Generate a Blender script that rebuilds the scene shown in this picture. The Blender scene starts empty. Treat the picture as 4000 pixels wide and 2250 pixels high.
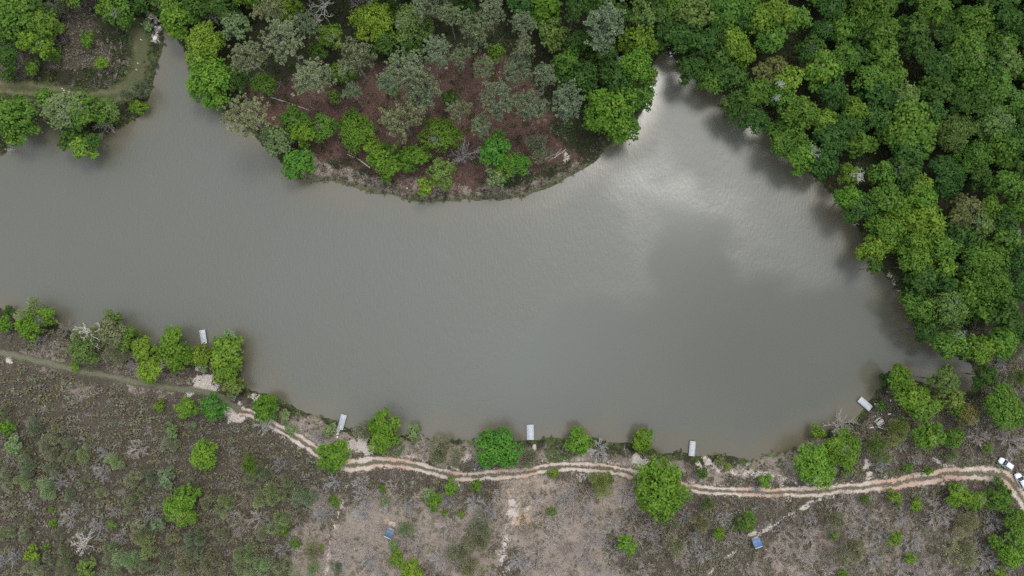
import bpy, math, random
import numpy as np
from mathutils import Vector, Matrix

R = math.radians
rnd = random.Random(7)
rng = np.random.default_rng(11)
scene = bpy.context.scene
COL = scene.collection

# ------------------------------------------------------------------ camera, sky, sun, exposure
H = 175.0
FPX = 2753.0                      # focal length in photo pixels (4000 wide)
TILT = R(2.0)
cam_d = bpy.data.cameras.new("camera")
cam_d.sensor_width = 36.0
cam_d.lens = 36.0 * FPX / 4000.0
cam_d.clip_start = 1.0
cam_d.clip_end = 9000.0
cam = bpy.data.objects.new("camera", cam_d)
cam.location = (0, 0, H)
cam.rotation_euler = (TILT, 0, 0)
COL.objects.link(cam)
scene.camera = cam

SUN_DIR = Vector((0.262, 0.365, 1.0)).normalized()
sun_el = math.asin(SUN_DIR.z)
sun_rot = math.atan2(SUN_DIR.x, SUN_DIR.y)

world = bpy.data.worlds.new("World")
scene.world = world
world.use_nodes = True
wn, wl = world.node_tree.nodes, world.node_tree.links
wn.clear()
w_out = wn.new("ShaderNodeOutputWorld")
w_bg = wn.new("ShaderNodeBackground")
w_bg.inputs["Strength"].default_value = 0.10
sky = wn.new("ShaderNodeTexSky")
sky.sky_type = 'NISHITA'
sky.sun_disc = False
sky.sun_elevation = sun_el
sky.sun_rotation = sun_rot
sky.air_density = 1.0
sky.dust_density = 1.5
geo = wn.new("ShaderNodeTexCoord")
wn1 = wn.new("ShaderNodeTexNoise")
wn1.inputs["Scale"].default_value = 2.6
wn1.inputs["Detail"].default_value = 7.0
wn1.inputs["Roughness"].default_value = 0.55
wr1 = wn.new("ShaderNodeValToRGB")
wr1.color_ramp.elements[0].position = 0.34
wr1.color_ramp.elements[0].color = (0.62, 0.62, 0.62, 1)
wr1.color_ramp.elements[1].position = 0.62
wr1.color_ramp.elements[1].color = (1, 1, 1, 1)
# bright veil of cloud round the sun
dot = wn.new("ShaderNodeVectorMath"); dot.operation = 'DOT_PRODUCT'
dot.inputs[1].default_value = SUN_DIR
mr = wn.new("ShaderNodeMapRange")
mr.inputs["From Min"].default_value = 0.55
mr.inputs["From Max"].default_value = 1.0
mr.inputs["To Min"].default_value = 0.0
mr.inputs["To Max"].default_value = 1.0
pw = wn.new("ShaderNodeMath"); pw.operation = 'POWER'; pw.inputs[1].default_value = 2.5
ml = wn.new("ShaderNodeMath"); ml.operation = 'MULTIPLY_ADD'
ml.inputs[1].default_value = 8.0; ml.inputs[2].default_value = 11.0
cc = wn.new("ShaderNodeMixRGB"); cc.blend_type = 'MULTIPLY'; cc.inputs[0].default_value = 1.0
cc.inputs[2].default_value = (0.915, 1.0, 1.10, 1)
mx = wn.new("ShaderNodeMixRGB")
wl.new(geo.outputs["Generated"], wn1.inputs["Vector"])
wl.new(wn1.outputs["Fac"], wr1.inputs["Fac"])
warp = wn.new("ShaderNodeTexNoise"); warp.inputs["Scale"].default_value = 5.0; warp.inputs["Detail"].default_value = 5.0
wl.new(geo.outputs["Generated"], warp.inputs["Vector"])
wsub = wn.new("ShaderNodeVectorMath"); wsub.operation = 'MULTIPLY_ADD'
wsub.inputs[1].default_value = (0.34, 0.34, 0.34); wsub.inputs[2].default_value = (-0.17, -0.17, -0.17)
wl.new(warp.outputs["Color"], wsub.inputs[0])
wadd = wn.new("ShaderNodeVectorMath"); wadd.operation = 'ADD'
wl.new(geo.outputs["Generated"], wadd.inputs[0]); wl.new(wsub.outputs[0], wadd.inputs[1])
def sky_patch(d, r0, r1):
    """soft cloud-sized patch of sky: 1 at its middle, 0 outside"""
    v = Vector(d).normalized()
    n = wn.new("ShaderNodeVectorMath"); n.operation = 'DISTANCE'
    n.inputs[1].default_value = v; wl.new(wadd.outputs[0], n.inputs[0])
    q = wn.new("ShaderNodeMapRange"); q.interpolation_type = 'SMOOTHSTEP'
    q.inputs["From Min"].default_value = r0; q.inputs["From Max"].default_value = r1
    q.inputs["To Min"].default_value = 1.0; q.inputs["To Max"].default_value = 0.0
    wl.new(n.outputs["Value"], q.inputs["Value"]); return q.outputs[0]
bright_cloud = sky_patch((-0.16, 0.02, 1.0), 0.03, 0.36)
blue_gap = sky_patch((0.40, -0.05, 1.0), 0.04, 0.30)
wl.new(geo.outputs["Generated"], dot.inputs[0])
wl.new(dot.outputs["Value"], mr.inputs["Value"])
wl.new(mr.outputs["Result"], pw.inputs[0])
wl.new(pw.outputs[0], ml.inputs[0])
bc = wn.new("ShaderNodeMath"); bc.operation = 'MULTIPLY_ADD'; bc.inputs[1].default_value = 17.0
wl.new(bright_cloud, bc.inputs[0]); wl.new(ml.outputs[0], bc.inputs[2])
wl.new(bc.outputs[0], cc.inputs[1])
gap = wn.new("ShaderNodeMath"); gap.operation = 'MULTIPLY_ADD'; gap.inputs[1].default_value = -0.9; gap.inputs[2].default_value = 1.0
wl.new(blue_gap, gap.inputs[0])
gm = wn.new("ShaderNodeMath"); gm.operation = 'MULTIPLY'
wl.new(wr1.outputs["Color"], gm.inputs[0]); wl.new(gap.outputs[0], gm.inputs[1])
wl.new(gm.outputs[0], mx.inputs["Fac"])
wl.new(sky.outputs["Color"], mx.inputs[1])
wl.new(cc.outputs["Color"], mx.inputs[2])
wl.new(mx.outputs["Color"], w_bg.inputs["Color"])
wl.new(w_bg.outputs["Background"], w_out.inputs["Surface"])

sun_d = bpy.data.lights.new("sun", 'SUN')
sun_d.energy = 1.2
sun_d.angle = R(18)
sun_d.color = (1.0, 0.965, 0.91)
sun = bpy.data.objects.new("sun", sun_d)
sun.rotation_euler = SUN_DIR.to_track_quat('Z', 'Y').to_euler()
sun.location = SUN_DIR * 400
COL.objects.link(sun)

vs = scene.view_settings
scene.display_settings.display_device = 'sRGB'
vs.view_transform = 'Standard'
vs.look = 'None'
vs.gamma = 1.0
vs.use_curve_mapping = False
vs.exposure = 0.28
scene.cycles.max_bounces = 6
scene.cycles.diffuse_bounces = 3
scene.cycles.glossy_bounces = 2
scene.cycles.transmission_bounces = 3
scene.cycles.transparent_max_bounces = 8
scene.cycles.use_denoising = False

# ------------------------------------------------------------------ photo measurements -> ground
D = 4000.0 / 2576.0               # measurements below are in a 2576 px wide copy of the photograph
CT, ST = math.cos(TILT), math.sin(TILT)

def P(x, y, z=0.0):
    u = (x * D - 2000.0) / FPX
    v = (1125.0 - y * D) / FPX
    dx, dy, dz = u, v * CT + ST, v * ST - CT
    t = (z - H) / dz
    return dx * t, dy * t

def PX(pts, z=0.0):
    return np.array([P(a, b, z) for a, b in pts])

def mpp(z=0.0):
    return (H - z) / FPX * D      # metres per measured pixel

# ------------------------------------------------------------------ numpy helpers
def vnoise(x, y, seed=0):
    r = np.random.default_rng(seed).random((256, 256))
    xi, yi = np.floor(x).astype(int), np.floor(y).astype(int)
    fx, fy = x - xi, y - yi
    fx = fx * fx * (3 - 2 * fx); fy = fy * fy * (3 - 2 * fy)
    a = r[xi % 256, yi % 256]; b = r[(xi + 1) % 256, yi % 256]
    c = r[xi % 256, (yi + 1) % 256]; d = r[(xi + 1) % 256, (yi + 1) % 256]
    return (a * (1 - fx) + b * fx) * (1 - fy) + (c * (1 - fx) + d * fx) * fy

def fbm(x, y, s, seed=0, o=3):
    t = 0; a = 0.5; n = 0
    for k in range(o):
        t = t + a * vnoise(x * s + 17.3 * k, y * s - 9.1 * k, seed + k); n += a
        s *= 2.0; a *= 0.5
    return t / n

def seg_dist(px, py, a, b):
    ax, ay = a; bx, by = b
    dx, dy = bx - ax, by - ay
    L = dx * dx + dy * dy + 1e-9
    t = np.clip(((px - ax) * dx + (py - ay) * dy) / L, 0, 1)
    return np.hypot(px - ax - t * dx, py - ay - t * dy)

def line_dist(px, py, pts):
    d = np.full(px.shape, 1e9)
    for i in range(len(pts) - 1):
        d = np.minimum(d, seg_dist(px, py, pts[i], pts[i + 1]))
    return d

def poly_sd(px, py, poly):
    """positive outside, negative inside"""
    d = np.full(px.shape, 1e9); ins = np.zeros(px.shape, bool)
    n = len(poly)
    for i in range(n):
        a, b = poly[i], poly[(i + 1) % n]
        d = np.minimum(d, seg_dist(px, py, a, b))
        if a[1] != b[1]:
            c = ((a[1] > py) != (b[1] > py)) & (px < (b[0] - a[0]) * (py - a[1]) / (b[1] - a[1]) + a[0])
            ins ^= c
    return np.where(ins, -d, d)

def sstep(a, b, x):
    t = np.clip((x - a) / (b - a), 0, 1)
    return t * t * (3 - 2 * t)

def smooth_line(pts, n=6):
    pts = np.array(pts, float); out = []
    m = len(pts)
    for i in range(m - 1):
        p0 = pts[max(i - 1, 0)]; p1 = pts[i]; p2 = pts[i + 1]; p3 = pts[min(i + 2, m - 1)]
        for k in range(n):
            t = k / n
            out.append(0.5 * ((2 * p1) + (-p0 + p2) * t + (2 * p0 - 5 * p1 + 4 * p2 - p3) * t * t + (-p0 + 3 * p1 - 3 * p2 + p3) * t ** 3))
    out.append(pts[-1])
    return np.array(out)

def mesh_np(name, V, F, mat=None, col=None, fattr=None, uv=None, smooth=False):
    """F: list of (n,k) index arrays; col: per-vertex (n,3)/(n,4); fattr: dict name->per-vertex float"""
    me = bpy.data.meshes.new(name)
    V = np.asarray(V, np.float32)
    Fs = [np.asarray(f, np.int32) for f in F if len(f)]
    me.vertices.add(len(V)); me.vertices.foreach_set("co", V.ravel())
    nl = sum(f.size for f in Fs); npz = sum(len(f) for f in Fs)
    me.loops.add(nl); me.polygons.add(npz)
    me.loops.foreach_set("vertex_index", np.concatenate([f.ravel() for f in Fs]))
    tot = np.concatenate([np.full(len(f), f.shape[1], np.int32) for f in Fs])
    start = np.concatenate([[0], np.cumsum(tot)[:-1]]).astype(np.int32)
    me.polygons.foreach_set("loop_start", start)
    if smooth:
        me.polygons.foreach_set("use_smooth", np.ones(npz, bool))
    if col is not None:
        c = np.asarray(col, np.float32)
        if c.shape[1] == 3:
            c = np.concatenate([c, np.ones((len(c), 1), np.float32)], 1)
        a = me.attributes.new("col", 'FLOAT_COLOR', 'POINT'); a.data.foreach_set("color", c.ravel())
    for k, v in (fattr or {}).items():
        a = me.attributes.new(k, 'FLOAT', 'POINT'); a.data.foreach_set("value", np.asarray(v, np.float32))
    if uv is not None:
        l = me.uv_layers.new(name="UVMap")
        idx = np.concatenate([f.ravel() for f in Fs])
        l.data.foreach_set("uv", np.asarray(uv, np.float32)[idx].ravel())
    me.update(calc_edges=True)
    me.validate()
    if mat: me.materials.append(mat)
    return me

def link(name, data, parent=None, loc=None, rot=None, scale=None):
    o = bpy.data.objects.new(name, data)
    COL.objects.link(o)
    if parent is not None: o.parent = parent
    if loc is not None: o.location = loc
    if rot is not None: o.rotation_euler = rot
    if scale is not None: o.scale = scale
    return o

def tag(o, label=None, cat=None, group=None, kind=None):
    if label: o["label"] = label
    if cat: o["category"] = cat
    if group: o["group"] = group
    if kind: o["kind"] = kind
    return o

class MB:
    """collects small solids into one mesh"""
    def __init__(s): s.v = []; s.q = []; s.t = []; s.n = 0
    def add(s, v, q=(), t=()):
        v = np.asarray(v, float)
        s.v.append(v)
        if len(q): s.q.append(np.asarray(q) + s.n)
        if len(t): s.t.append(np.asarray(t) + s.n)
        s.n += len(v); return s
    def box(s, c, d, rz=0.0, taper=1.0):
        x, y, z = d[0] / 2, d[1] / 2, d[2] / 2
        v = np.array([(-x, -y, -z), (x, -y, -z), (x, y, -z), (-x, y, -z),
                      (-x * taper, -y * taper, z), (x * taper, -y * taper, z), (x * taper, y * taper, z), (-x * taper, y * taper, z)])
        cz, sz = math.cos(rz), math.sin(rz)
        v = np.stack([v[:, 0] * cz - v[:, 1] * sz, v[:, 0] * sz + v[:, 1] * cz, v[:, 2]], 1) + np.array(c)
        return s.add(v, [(0, 3, 2, 1), (4, 5, 6, 7), (0, 1, 5, 4), (1, 2, 6, 5), (2, 3, 7, 6), (3, 0, 4, 7)])
    def tube(s, pts, rad, n=6, cap=True):
        pts = np.asarray(pts, float); m = len(pts)
        rad = np.broadcast_to(np.asarray(rad, float), (m,))
        V = []
        for i in range(m):
            d = pts[min(i + 1, m - 1)] - pts[max(i - 1, 0)]
            d = d / (np.linalg.norm(d) + 1e-9)
            up = np.array([0, 0, 1.0]) if abs(d[2]) < 0.9 else np.array([1.0, 0, 0])
            a = np.cross(d, up); a /= np.linalg.norm(a); b = np.cross(d, a)
            for k in range(n):
                t = 2 * math.pi * k / n
                V.append(pts[i] + rad[i] * (math.cos(t) * a + math.sin(t) * b))
        q = [(i * n + k, i * n + (k + 1) % n, (i + 1) * n + (k + 1) % n, (i + 1) * n + k) for i in range(m - 1) for k in range(n)]
        t = []
        if cap:
            for base, sgn in ((0, 1), ((m - 1) * n, -1)):
                for k in range(1, n - 1):
                    t.append((base, base + k + 1, base + k) if sgn > 0 else (base, base + k, base + k + 1))
        return s.add(V, q, t)
    def mesh(s, name, mat=None, smooth=False, **kw):
        F = []
        if s.q: F.append(np.concatenate(s.q))
        if s.t: F.append(np.concatenate(s.t))
        return mesh_np(name, np.concatenate(s.v), F, mat, smooth=smooth, **kw)
    def build(s, name, mat=None, parent=None, smooth=False, **kw):
        return link(name, s.mesh(name, mat, smooth), parent, **kw)

# ------------------------------------------------------------------ material helpers
def new_mat(name):
    m = bpy.data.materials.new(name); m.use_nodes = True
    nt = m.node_tree; nt.nodes.clear()
    out = nt.nodes.new("ShaderNodeOutputMaterial")
    b = nt.nodes.new("ShaderNodeBsdfPrincipled")
    nt.links.new(b.outputs[0], out.inputs[0])
    return m, nt, b, out

def N(nt, typ, **kw):
    n = nt.nodes.new(typ)
    for k, v in kw.items(): setattr(n, k, v)
    return n

def math_n(nt, op, a, b=None, c=None):
    n = nt.nodes.new("ShaderNodeMath"); n.operation = op
    for i, v in enumerate((a, b, c)):
        if v is None: continue
        if isinstance(v, (int, float)): n.inputs[i].default_value = v
        else: nt.links.new(v, n.inputs[i])
    return n.outputs[0]

def noise_n(nt, vec, scale, detail=4.0, rough=0.55):
    n = nt.nodes.new("ShaderNodeTexNoise")
    n.inputs["Scale"].default_value = scale
    n.inputs["Detail"].default_value = detail
    n.inputs["Roughness"].default_value = rough
    if vec is not None: nt.links.new(vec, n.inputs["Vector"])
    return n.outputs["Fac"]

def mix_n(nt, fac, a, b, blend='MIX'):
    n = nt.nodes.new("ShaderNodeMixRGB"); n.blend_type = blend
    for i, v in enumerate((fac, a, b)):
        if isinstance(v, (int, float)): n.inputs[i].default_value = v
        elif isinstance(v, tuple): n.inputs[i].default_value = (*v, 1.0)
        else: nt.links.new(v, n.inputs[i])
    return n.outputs[0]

def ramp_n(nt, fac, lo, hi):
    n = nt.nodes.new("ShaderNodeMapRange")
    n.interpolation_type = 'SMOOTHSTEP'
    n.inputs["From Min"].default_value = lo; n.inputs["From Max"].default_value = hi
    nt.links.new(fac, n.inputs["Value"])
    return n.outputs[0]

def attr_n(nt, name, what="Fac"):
    n = nt.nodes.new("ShaderNodeAttribute"); n.attribute_name = name
    return n.outputs[what]

def simple_mat(name, col, rough=0.7, var=0.25, scale=3.0, metal=0.0, spec=0.3, coat=0.0, stretch=None):
    m, nt, b, out = new_mat(name)
    tc = N(nt, "ShaderNodeTexCoord")
    vec = tc.outputs["Object"]
    if stretch:
        mp = N(nt, "ShaderNodeMapping"); mp.inputs["Scale"].default_value = stretch
        nt.links.new(vec, mp.inputs["Vector"]); vec = mp.outputs[0]
    oi = N(nt, "ShaderNodeObjectInfo")
    n1 = noise_n(nt, vec, scale, 5)
    f = math_n(nt, 'MULTIPLY_ADD', n1, 2 * var, 1.0 - var)
    f2 = math_n(nt, 'MULTIPLY_ADD', oi.outputs["Random"], var, 1.0 - var * 0.5)
    f = math_n(nt, 'MULTIPLY', f, f2)
    c = mix_n(nt, 1.0, tuple(col), f, 'MULTIPLY')
    nt.links.new(c, b.inputs["Base Color"])
    b.inputs["Roughness"].default_value = rough
    b.inputs["Metallic"].default_value = metal
    b.inputs["Specular IOR Level"].default_value = spec
    b.inputs["Coat Weight"].default_value = coat
    return m

# leaf material: species colour on the object, clump tint in the mesh
def leaf_mat(name, transl=0.3, rough=0.65):
    m, nt, b, out = new_mat(name)
    oi = N(nt, "ShaderNodeObjectInfo")
    t = attr_n(nt, "tint")
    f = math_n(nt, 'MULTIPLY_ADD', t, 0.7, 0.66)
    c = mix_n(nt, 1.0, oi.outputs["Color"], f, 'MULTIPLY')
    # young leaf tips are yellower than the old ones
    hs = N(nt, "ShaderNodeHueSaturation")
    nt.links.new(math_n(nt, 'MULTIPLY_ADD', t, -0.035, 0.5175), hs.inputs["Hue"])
    nt.links.new(c, hs.inputs["Color"])
    nt.links.new(hs.outputs[0], b.inputs["Base Color"])
    b.inputs["Roughness"].default_value = rough
    b.inputs["Specular IOR Level"].default_value = 0.12
    tr = N(nt, "ShaderNodeBsdfTranslucent")
    nt.links.new(hs.outputs[0], tr.inputs["Color"])
    ms = N(nt, "ShaderNodeMixShader"); ms.inputs[0].default_value = transl
    nt.links.new(b.outputs[0], ms.inputs[1]); nt.links.new(tr.outputs[0], ms.inputs[2])
    nt.links.new(ms.outputs[0], out.inputs[0])
    return m

def plant_mat(name, transl=0.2):
    m, nt, b, out = new_mat(name)
    c = attr_n(nt, "col", "Color")
    nt.links.new(c, b.inputs["Base Color"])
    b.inputs["Roughness"].default_value = 0.8
    b.inputs["Specular IOR Level"].default_value = 0.1
    tr = N(nt, "ShaderNodeBsdfTranslucent"); nt.links.new(c, tr.inputs["Color"])
    ms = N(nt, "ShaderNodeMixShader"); ms.inputs[0].default_value = transl
    nt.links.new(b.outputs[0], ms.inputs[1]); nt.links.new(tr.outputs[0], ms.inputs[2])
    nt.links.new(ms.outputs[0], out.inputs[0])
    return m

M_leaf = leaf_mat("broad_leaves", 0.38)
M_needle = leaf_mat("needles", 0.15)
M_bark = simple_mat("bark", (0.10, 0.085, 0.075), 0.9, 0.4, 6)
M_pinebark = simple_mat("pine_bark", (0.21, 0.19, 0.18), 0.9, 0.4, 5)
M_plant = plant_mat("ground_plants")

def bare_mat(name):
    m, nt, b, out = new_mat(name)
    oi = N(nt, "ShaderNodeObjectInfo")
    tc = N(nt, "ShaderNodeTexCoord")
    f = math_n(nt, 'MULTIPLY_ADD', noise_n(nt, tc.outputs["Object"], 5, 3), 0.8, 0.6)
    nt.links.new(mix_n(nt, 1.0, oi.outputs["Color"], f, 'MULTIPLY'), b.inputs["Base Color"])
    b.inputs["Roughness"].default_value = 0.85
    b.inputs["Specular IOR Level"].default_value = 0.1
    return m
M_bare = bare_mat("bare_wood")

# ------------------------------------------------------------------ lake outline
SHORE = [(408,90),(411,110),(400,143),(390,173),(385,213),(372,243),(359,287),(325,305),(295,325),(255,340),(232,352),(200,358),(165,350),(142,322),
 (125,308),(98,303),(65,325),(45,352),(20,375),(-10,390),(-200,430),(-900,470),(-900,700),(-220,720),(-10,772),(35,800),(90,822),(140,815),(178,838),(215,850),(265,838),(330,862),(390,872),(450,885),(478,902),
 (500,893),(522,886),(560,872),(590,905),(605,945),(612,975),(640,985),(700,1005),(740,1025),(780,1040),(840,1055),(866,1074),(895,1085),(930,1090),(1010,1095),(1060,1100),(1120,1105),
 (1160,1110),(1210,1105),(1300,1110),(1340,1105),(1420,1105),(1480,1100),(1540,1112),(1600,1118),(1660,1138),(1710,1135),(1750,1147),(1800,1142),(1850,1148),
 (1897,1158),(1920,1143),(1985,1135),(2030,1108),(2060,1095),(2105,1072),(2140,1058),(2165,1038),(2190,1003),(2205,985),(2235,968),(2300,958),(2350,975),(2400,990),(2440,985),
 (2455,950),(2440,915),(2390,890),(2340,850),(2300,805),(2275,750),(2226,690),(2190,640),(2165,590),(2142,555),(2095,490),(2035,432),(1975,380),(1930,335),
 (1890,295),(1840,250),(1795,222),(1745,192),(1705,165),(1690,138),(1668,130),(1652,145),(1636,190),(1625,250),(1600,300),(1575,335),(1535,360),(1515,372),(1503,395),(1470,420),
 (1420,450),(1350,485),(1270,500),(1180,503),(1120,508),(1060,510),(1000,495),(940,485),(880,470),(830,458),(790,455),(755,448),(725,420),(695,395),
 (660,365),(635,335),(605,310),(575,285),(545,250),(520,225),(500,195),(485,165),(468,130),(448,100),(430,70),(425,20),(428,-60),(413,-60),(412,20),(411,70)]
LAKE = smooth_line(PX(SHORE + [SHORE[0]]), 3)[:-1]

def shore_sd(x, y):
    d = poly_sd(x, y, LAKE)
    return d + (fbm(x, y, 0.35, 3, 3) - 0.5) * 1.3

def gz_from(d, x, y):
    up = sstep(-0.3, 3.0, d) * 0.75 + np.clip(d - 2, 0, 40) * 0.012
    dn = np.clip(d + 0.2, -6, 0) * 0.4
    return up + dn + (fbm(x, y, 0.14, 9, 2) - 0.5) * 0.35 * sstep(0.5, 4, d)

_gc = {}
def gz(x, y):
    a = np.array([float(x)]); b = np.array([float(y)])
    return float(gz_from(shore_sd(a, b), a, b)[0])

def G(x, y, dz=0.0):
    """point on the ground under a measured point"""
    z = 0.8
    for _ in range(3):
        a, b = P(x, y, z); z = gz(a, b)
    return a, b, z + dz

# ------------------------------------------------------------------ tracks
T_MAIN = [(2640,1330),(2590,1285),(2568,1250),(2545,1216),(2515,1197),(2480,1190),(2440,1189),(2400,1192),(2330,1203),(2250,1215),(2170,1225),(2080,1232),(2000,1237),(1930,1238),(1850,1236),(1780,1233),
 (1720,1226),(1640,1206),(1590,1192),(1540,1182),(1480,1176),(1420,1174),(1360,1181),(1320,1189),(1260,1194),(1200,1197),(1140,1197),(1090,1186),(1045,1173),(1000,1165),(950,1164),
 (905,1170),(870,1168),(832,1155),(800,1138),(760,1110),(720,1087),(680,1065),(645,1047),(605,1035)]
T_GRASS = [(605,1035),(570,1008),(530,990),(480,982),(400,972),(300,952),(200,932),(100,910),(0,888),(-120,868)]
T_HUT = [(2095,1237),(2050,1262),(1990,1292),(1935,1328),(1900,1347)]
T_HUT2 = [(1885,1372),(1830,1400),(1765,1455),(1720,1490)]
T_WEST = [(872,1215),(865,1260),(845,1310),(832,1345),(826,1400),(815,1480)]
T_PALE = [(1330,1195),(1300,1240),(1290,1290),(1278,1340),(1270,1400),(1262,1470)]
T_SIDE = [(1830,1190),(1900,1192),(1960,1200),(2005,1214)]
T_EAST = [(2350,1155),(2385,1178),(2410,1190)]
T_LEFT = [(45,925),(35,970),(25,1040)]
T_BEND = [(346,70),(356,130),(345,185),(318,222),(270,245),(200,248),(120,232),(40,222),(-40,215)]
T_SLOPE = [(1290,1290),(1370,1255),(1440,1225),(1460,1212)]
def W(pts, n=4): return smooth_line(PX(pts, 0.9), n)
L_MAIN, L_GRASS, L_HUT, L_HUT2, L_WEST, L_PALE, L_SIDE, L_EAST, L_LEFT, L_BEND, L_SLOPE = [W(t) for t in
    (T_MAIN, T_GRASS, T_HUT, T_HUT2, T_WEST, T_PALE, T_SIDE, T_EAST, T_LEFT, T_BEND, T_SLOPE)]

SAND_SPOTS = [(512,930,17),(520,955,24),(505,970,22),(545,975,14),(590,1040,22),(575,1025,16),(640,1000,10),(905,1122,22),(925,1135,18),(882,1118,12),(1180,1148,9),(1168,1158,8),
 (848,1092,6),(850,1080,6),(1600,1152,12),(1622,1168,14),(1660,1172,10),(1640,1160,9),(1780,1160,14),(1805,1170,14),(1760,1170,9),(2180,1172,16),(2185,1190,8),(2395,1180,7),(2455,1190,15),(2490,1196,15),(2525,1206,13),(2420,1192,12),
 (392,72,9),(389,88,10),(388,100,7),(1285,1265,12),(1290,1288,11),(1287,1318,7),(1275,1350,6),(1268,1370,7),(985,1320,9),(1895,1343,9),(1425,400,9),(1422,388,7),(1345,1130,6),(1475,432,8),
 (2252,712,7),(2265,735,6),(2242,695,5),(20,904,8),(480,985,14),(455,985,10)]
CLAY_SPOTS = [(975,1310,9),(1888,1345,7),(1310,1310,18)]

def ground_weights(x, y, d):
    """ground cover weights 0..1 at world points"""
    n1 = fbm(x, y, 0.12, 21, 3) - 0.5
    n2 = fbm(x, y, 0.4, 31, 3) - 0.5
    n3 = fbm(x, y, 0.95, 33, 2) - 0.5
    def zone(pts, soft=3.0, amp=6.0):
        return sstep(soft, -soft, poly_sd(x, y, PX(pts, 0.9)) + n1 * amp * 2)
    def spot(cx, cy, r):
        a, b = P(cx, cy, 0.9); rr = r * mpp(0.9) * 1.15
        return sstep(rr * 1.35, rr * 0.35, np.hypot(x - a, y - b) + n2 * rr * 1.0 + n3 * rr * 1.3)
    w = {}
    sand = np.zeros_like(x); clay = np.zeros_like(x)
    for s in SAND_SPOTS: sand = np.maximum(sand, spot(*s))
    for s in CLAY_SPOTS: clay = np.maximum(clay, spot(*s))
    for ln, wd, k in ((L_HUT, .55, .64), (L_HUT2, .45, .57), (L_WEST, .6, .5), (L_SIDE, .8, .6), (L_EAST, .8, .7), (L_LEFT, .5, .4), (L_PALE, 1.5, .45), (L_SLOPE, 1.1, .4)):
        sand = np.maximum(sand, k * sstep(wd * 1.5, wd * 0.4, line_dist(x, y, ln) + n2 * 1.2))
    # shoulders of the track
    dm = line_dist(x, y, L_MAIN)
    sand = np.maximum(sand, 0.42 * sstep(3.0, 1.4, dm + n2 * 2.0))
    w['sand'] = sand
    w['clay'] = np.maximum(clay, 0.45 * zone([(1230,1200),(1340,1190),(1420,1215),(1380,1300),(1330,1360),(1240,1440),(1200,1440),(1230,1330),(1200,1260)], 5))
    dry = zone([(870,1185),(1150,1205),(1330,1200),(1560,1195),(1590,1250),(1560,1330),(1570,1500),(700,1500),(760,1350),(820,1250)], 9, 16)
    dry = dry * (0.55 + 0.45 * sstep(.3, .55, fbm(x, y, .16, 71, 3)))
    dry = np.maximum(dry, 0.65 * zone([(630,1030),(800,1050),(880,1090),(1080,1100),(1280,1115),(1600,1125),(1860,1155),(2060,1100),(2200,1180),(2100,1220),(1700,1225),(1550,1180),(1400,1170),(1100,1180),(820,1150),(650,1045)], 2))
    dry = np.maximum(dry, 0.48 * zone([(750,395),(900,425),(1030,470),(1180,480),(1420,430),(1500,390),(1480,430),(1340,492),(1060,515),(860,475),(770,455)], 1.5))
    dry = np.maximum(dry, 0.42 * zone([(-50,860),(150,850),(330,890),(470,920),(480,985),(300,960),(-50,900)], 2))
    dry = np.maximum(dry, 0.33 * zone([(200,60),(345,60),(365,150),(330,220),(240,260),(80,250),(-20,230),(-20,190),(120,195),(240,170),(270,100)], 3))
    dry = np.maximum(dry, 0.5 * zone([(1960,1300),(2200,1240),(2400,1300),(2450,1500),(1900,1500),(1850,1420)], 8))
    dry = np.maximum(dry, 0.5 * zone([(150,965),(290,950),(470,985),(560,1020),(480,1010),(300,985),(220,1000)], 2))
    w['dry'] = dry
    gr = np.zeros_like(x)
    for pts, k in (([(1365,1108),(1425,1105),(1425,1165),(1385,1168),(1365,1140)], .9), ([(1580,1125),(1700,1140),(1740,1155),(1720,1170),(1640,1160),(1560,1140)], .8),
                   ([(1890,1160),(1870,1180),(1840,1160),(1855,1150)], .7), ([(2195,1180),(2350,1170),(2330,1195),(2190,1205)], .6), ([(2400,1170),(2500,1150),(2520,1180),(2410,1187)], .6),
                   ([(960,1115),(1010,1110),(1010,1160),(970,1160)], .7), ([(1960,1260),(2100,1245),(2050,1290),(1960,1310)], .45)):
        gr = np.maximum(gr, k * zone(pts, 1.5, 3))
    dg = line_dist(x, y, L_GRASS)
    gr = np.maximum(gr, 0.5 * sstep(2.0, 0.6, np.abs(dg) + n2 * 1.2) * sstep(-62, -66, x * 0.9 - 6))
    gr = np.maximum(gr, 0.6 * sstep(3.8, 2.2, line_dist(x, y, L_BEND) + n2))
    # sedge rim of the lake
    rim = sstep(2.6, 0.6, d + n2 * 2.5)
    gr = np.maximum(gr, 0.45 * rim)
    w['green'] = gr
    w['red'] = zone([(640,255),(760,190),(900,200),(1100,150),(1250,100),(1330,230),(1420,330),(1460,395),(1400,420),(1180,470),(1000,450),(860,410),(760,370),(690,320)], 4)
    south = sstep(-2, -6, y) * sstep(0.5, 3, d)
    heath = 0.8 * south * 1.0
    heath = np.maximum(heath, zone([(-80,905),(150,940),(440,1000),(640,1060),(800,1150),(850,1260),(760,1380),(700,1520),(-80,1520)], 3))
    heath = np.maximum(heath, zone([(150,0),(230,-20),(250,90),(280,120),(250,170),(140,190),(-40,195),(-40,80)], 3))
    heath = np.maximum(heath, 0.9 * zone([(1560,1220),(1900,1250),(2100,1240),(2540,1200),(2640,1520),(1560,1520),(1600,1330)], 4))
    w['heath'] = heath
    return w

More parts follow.
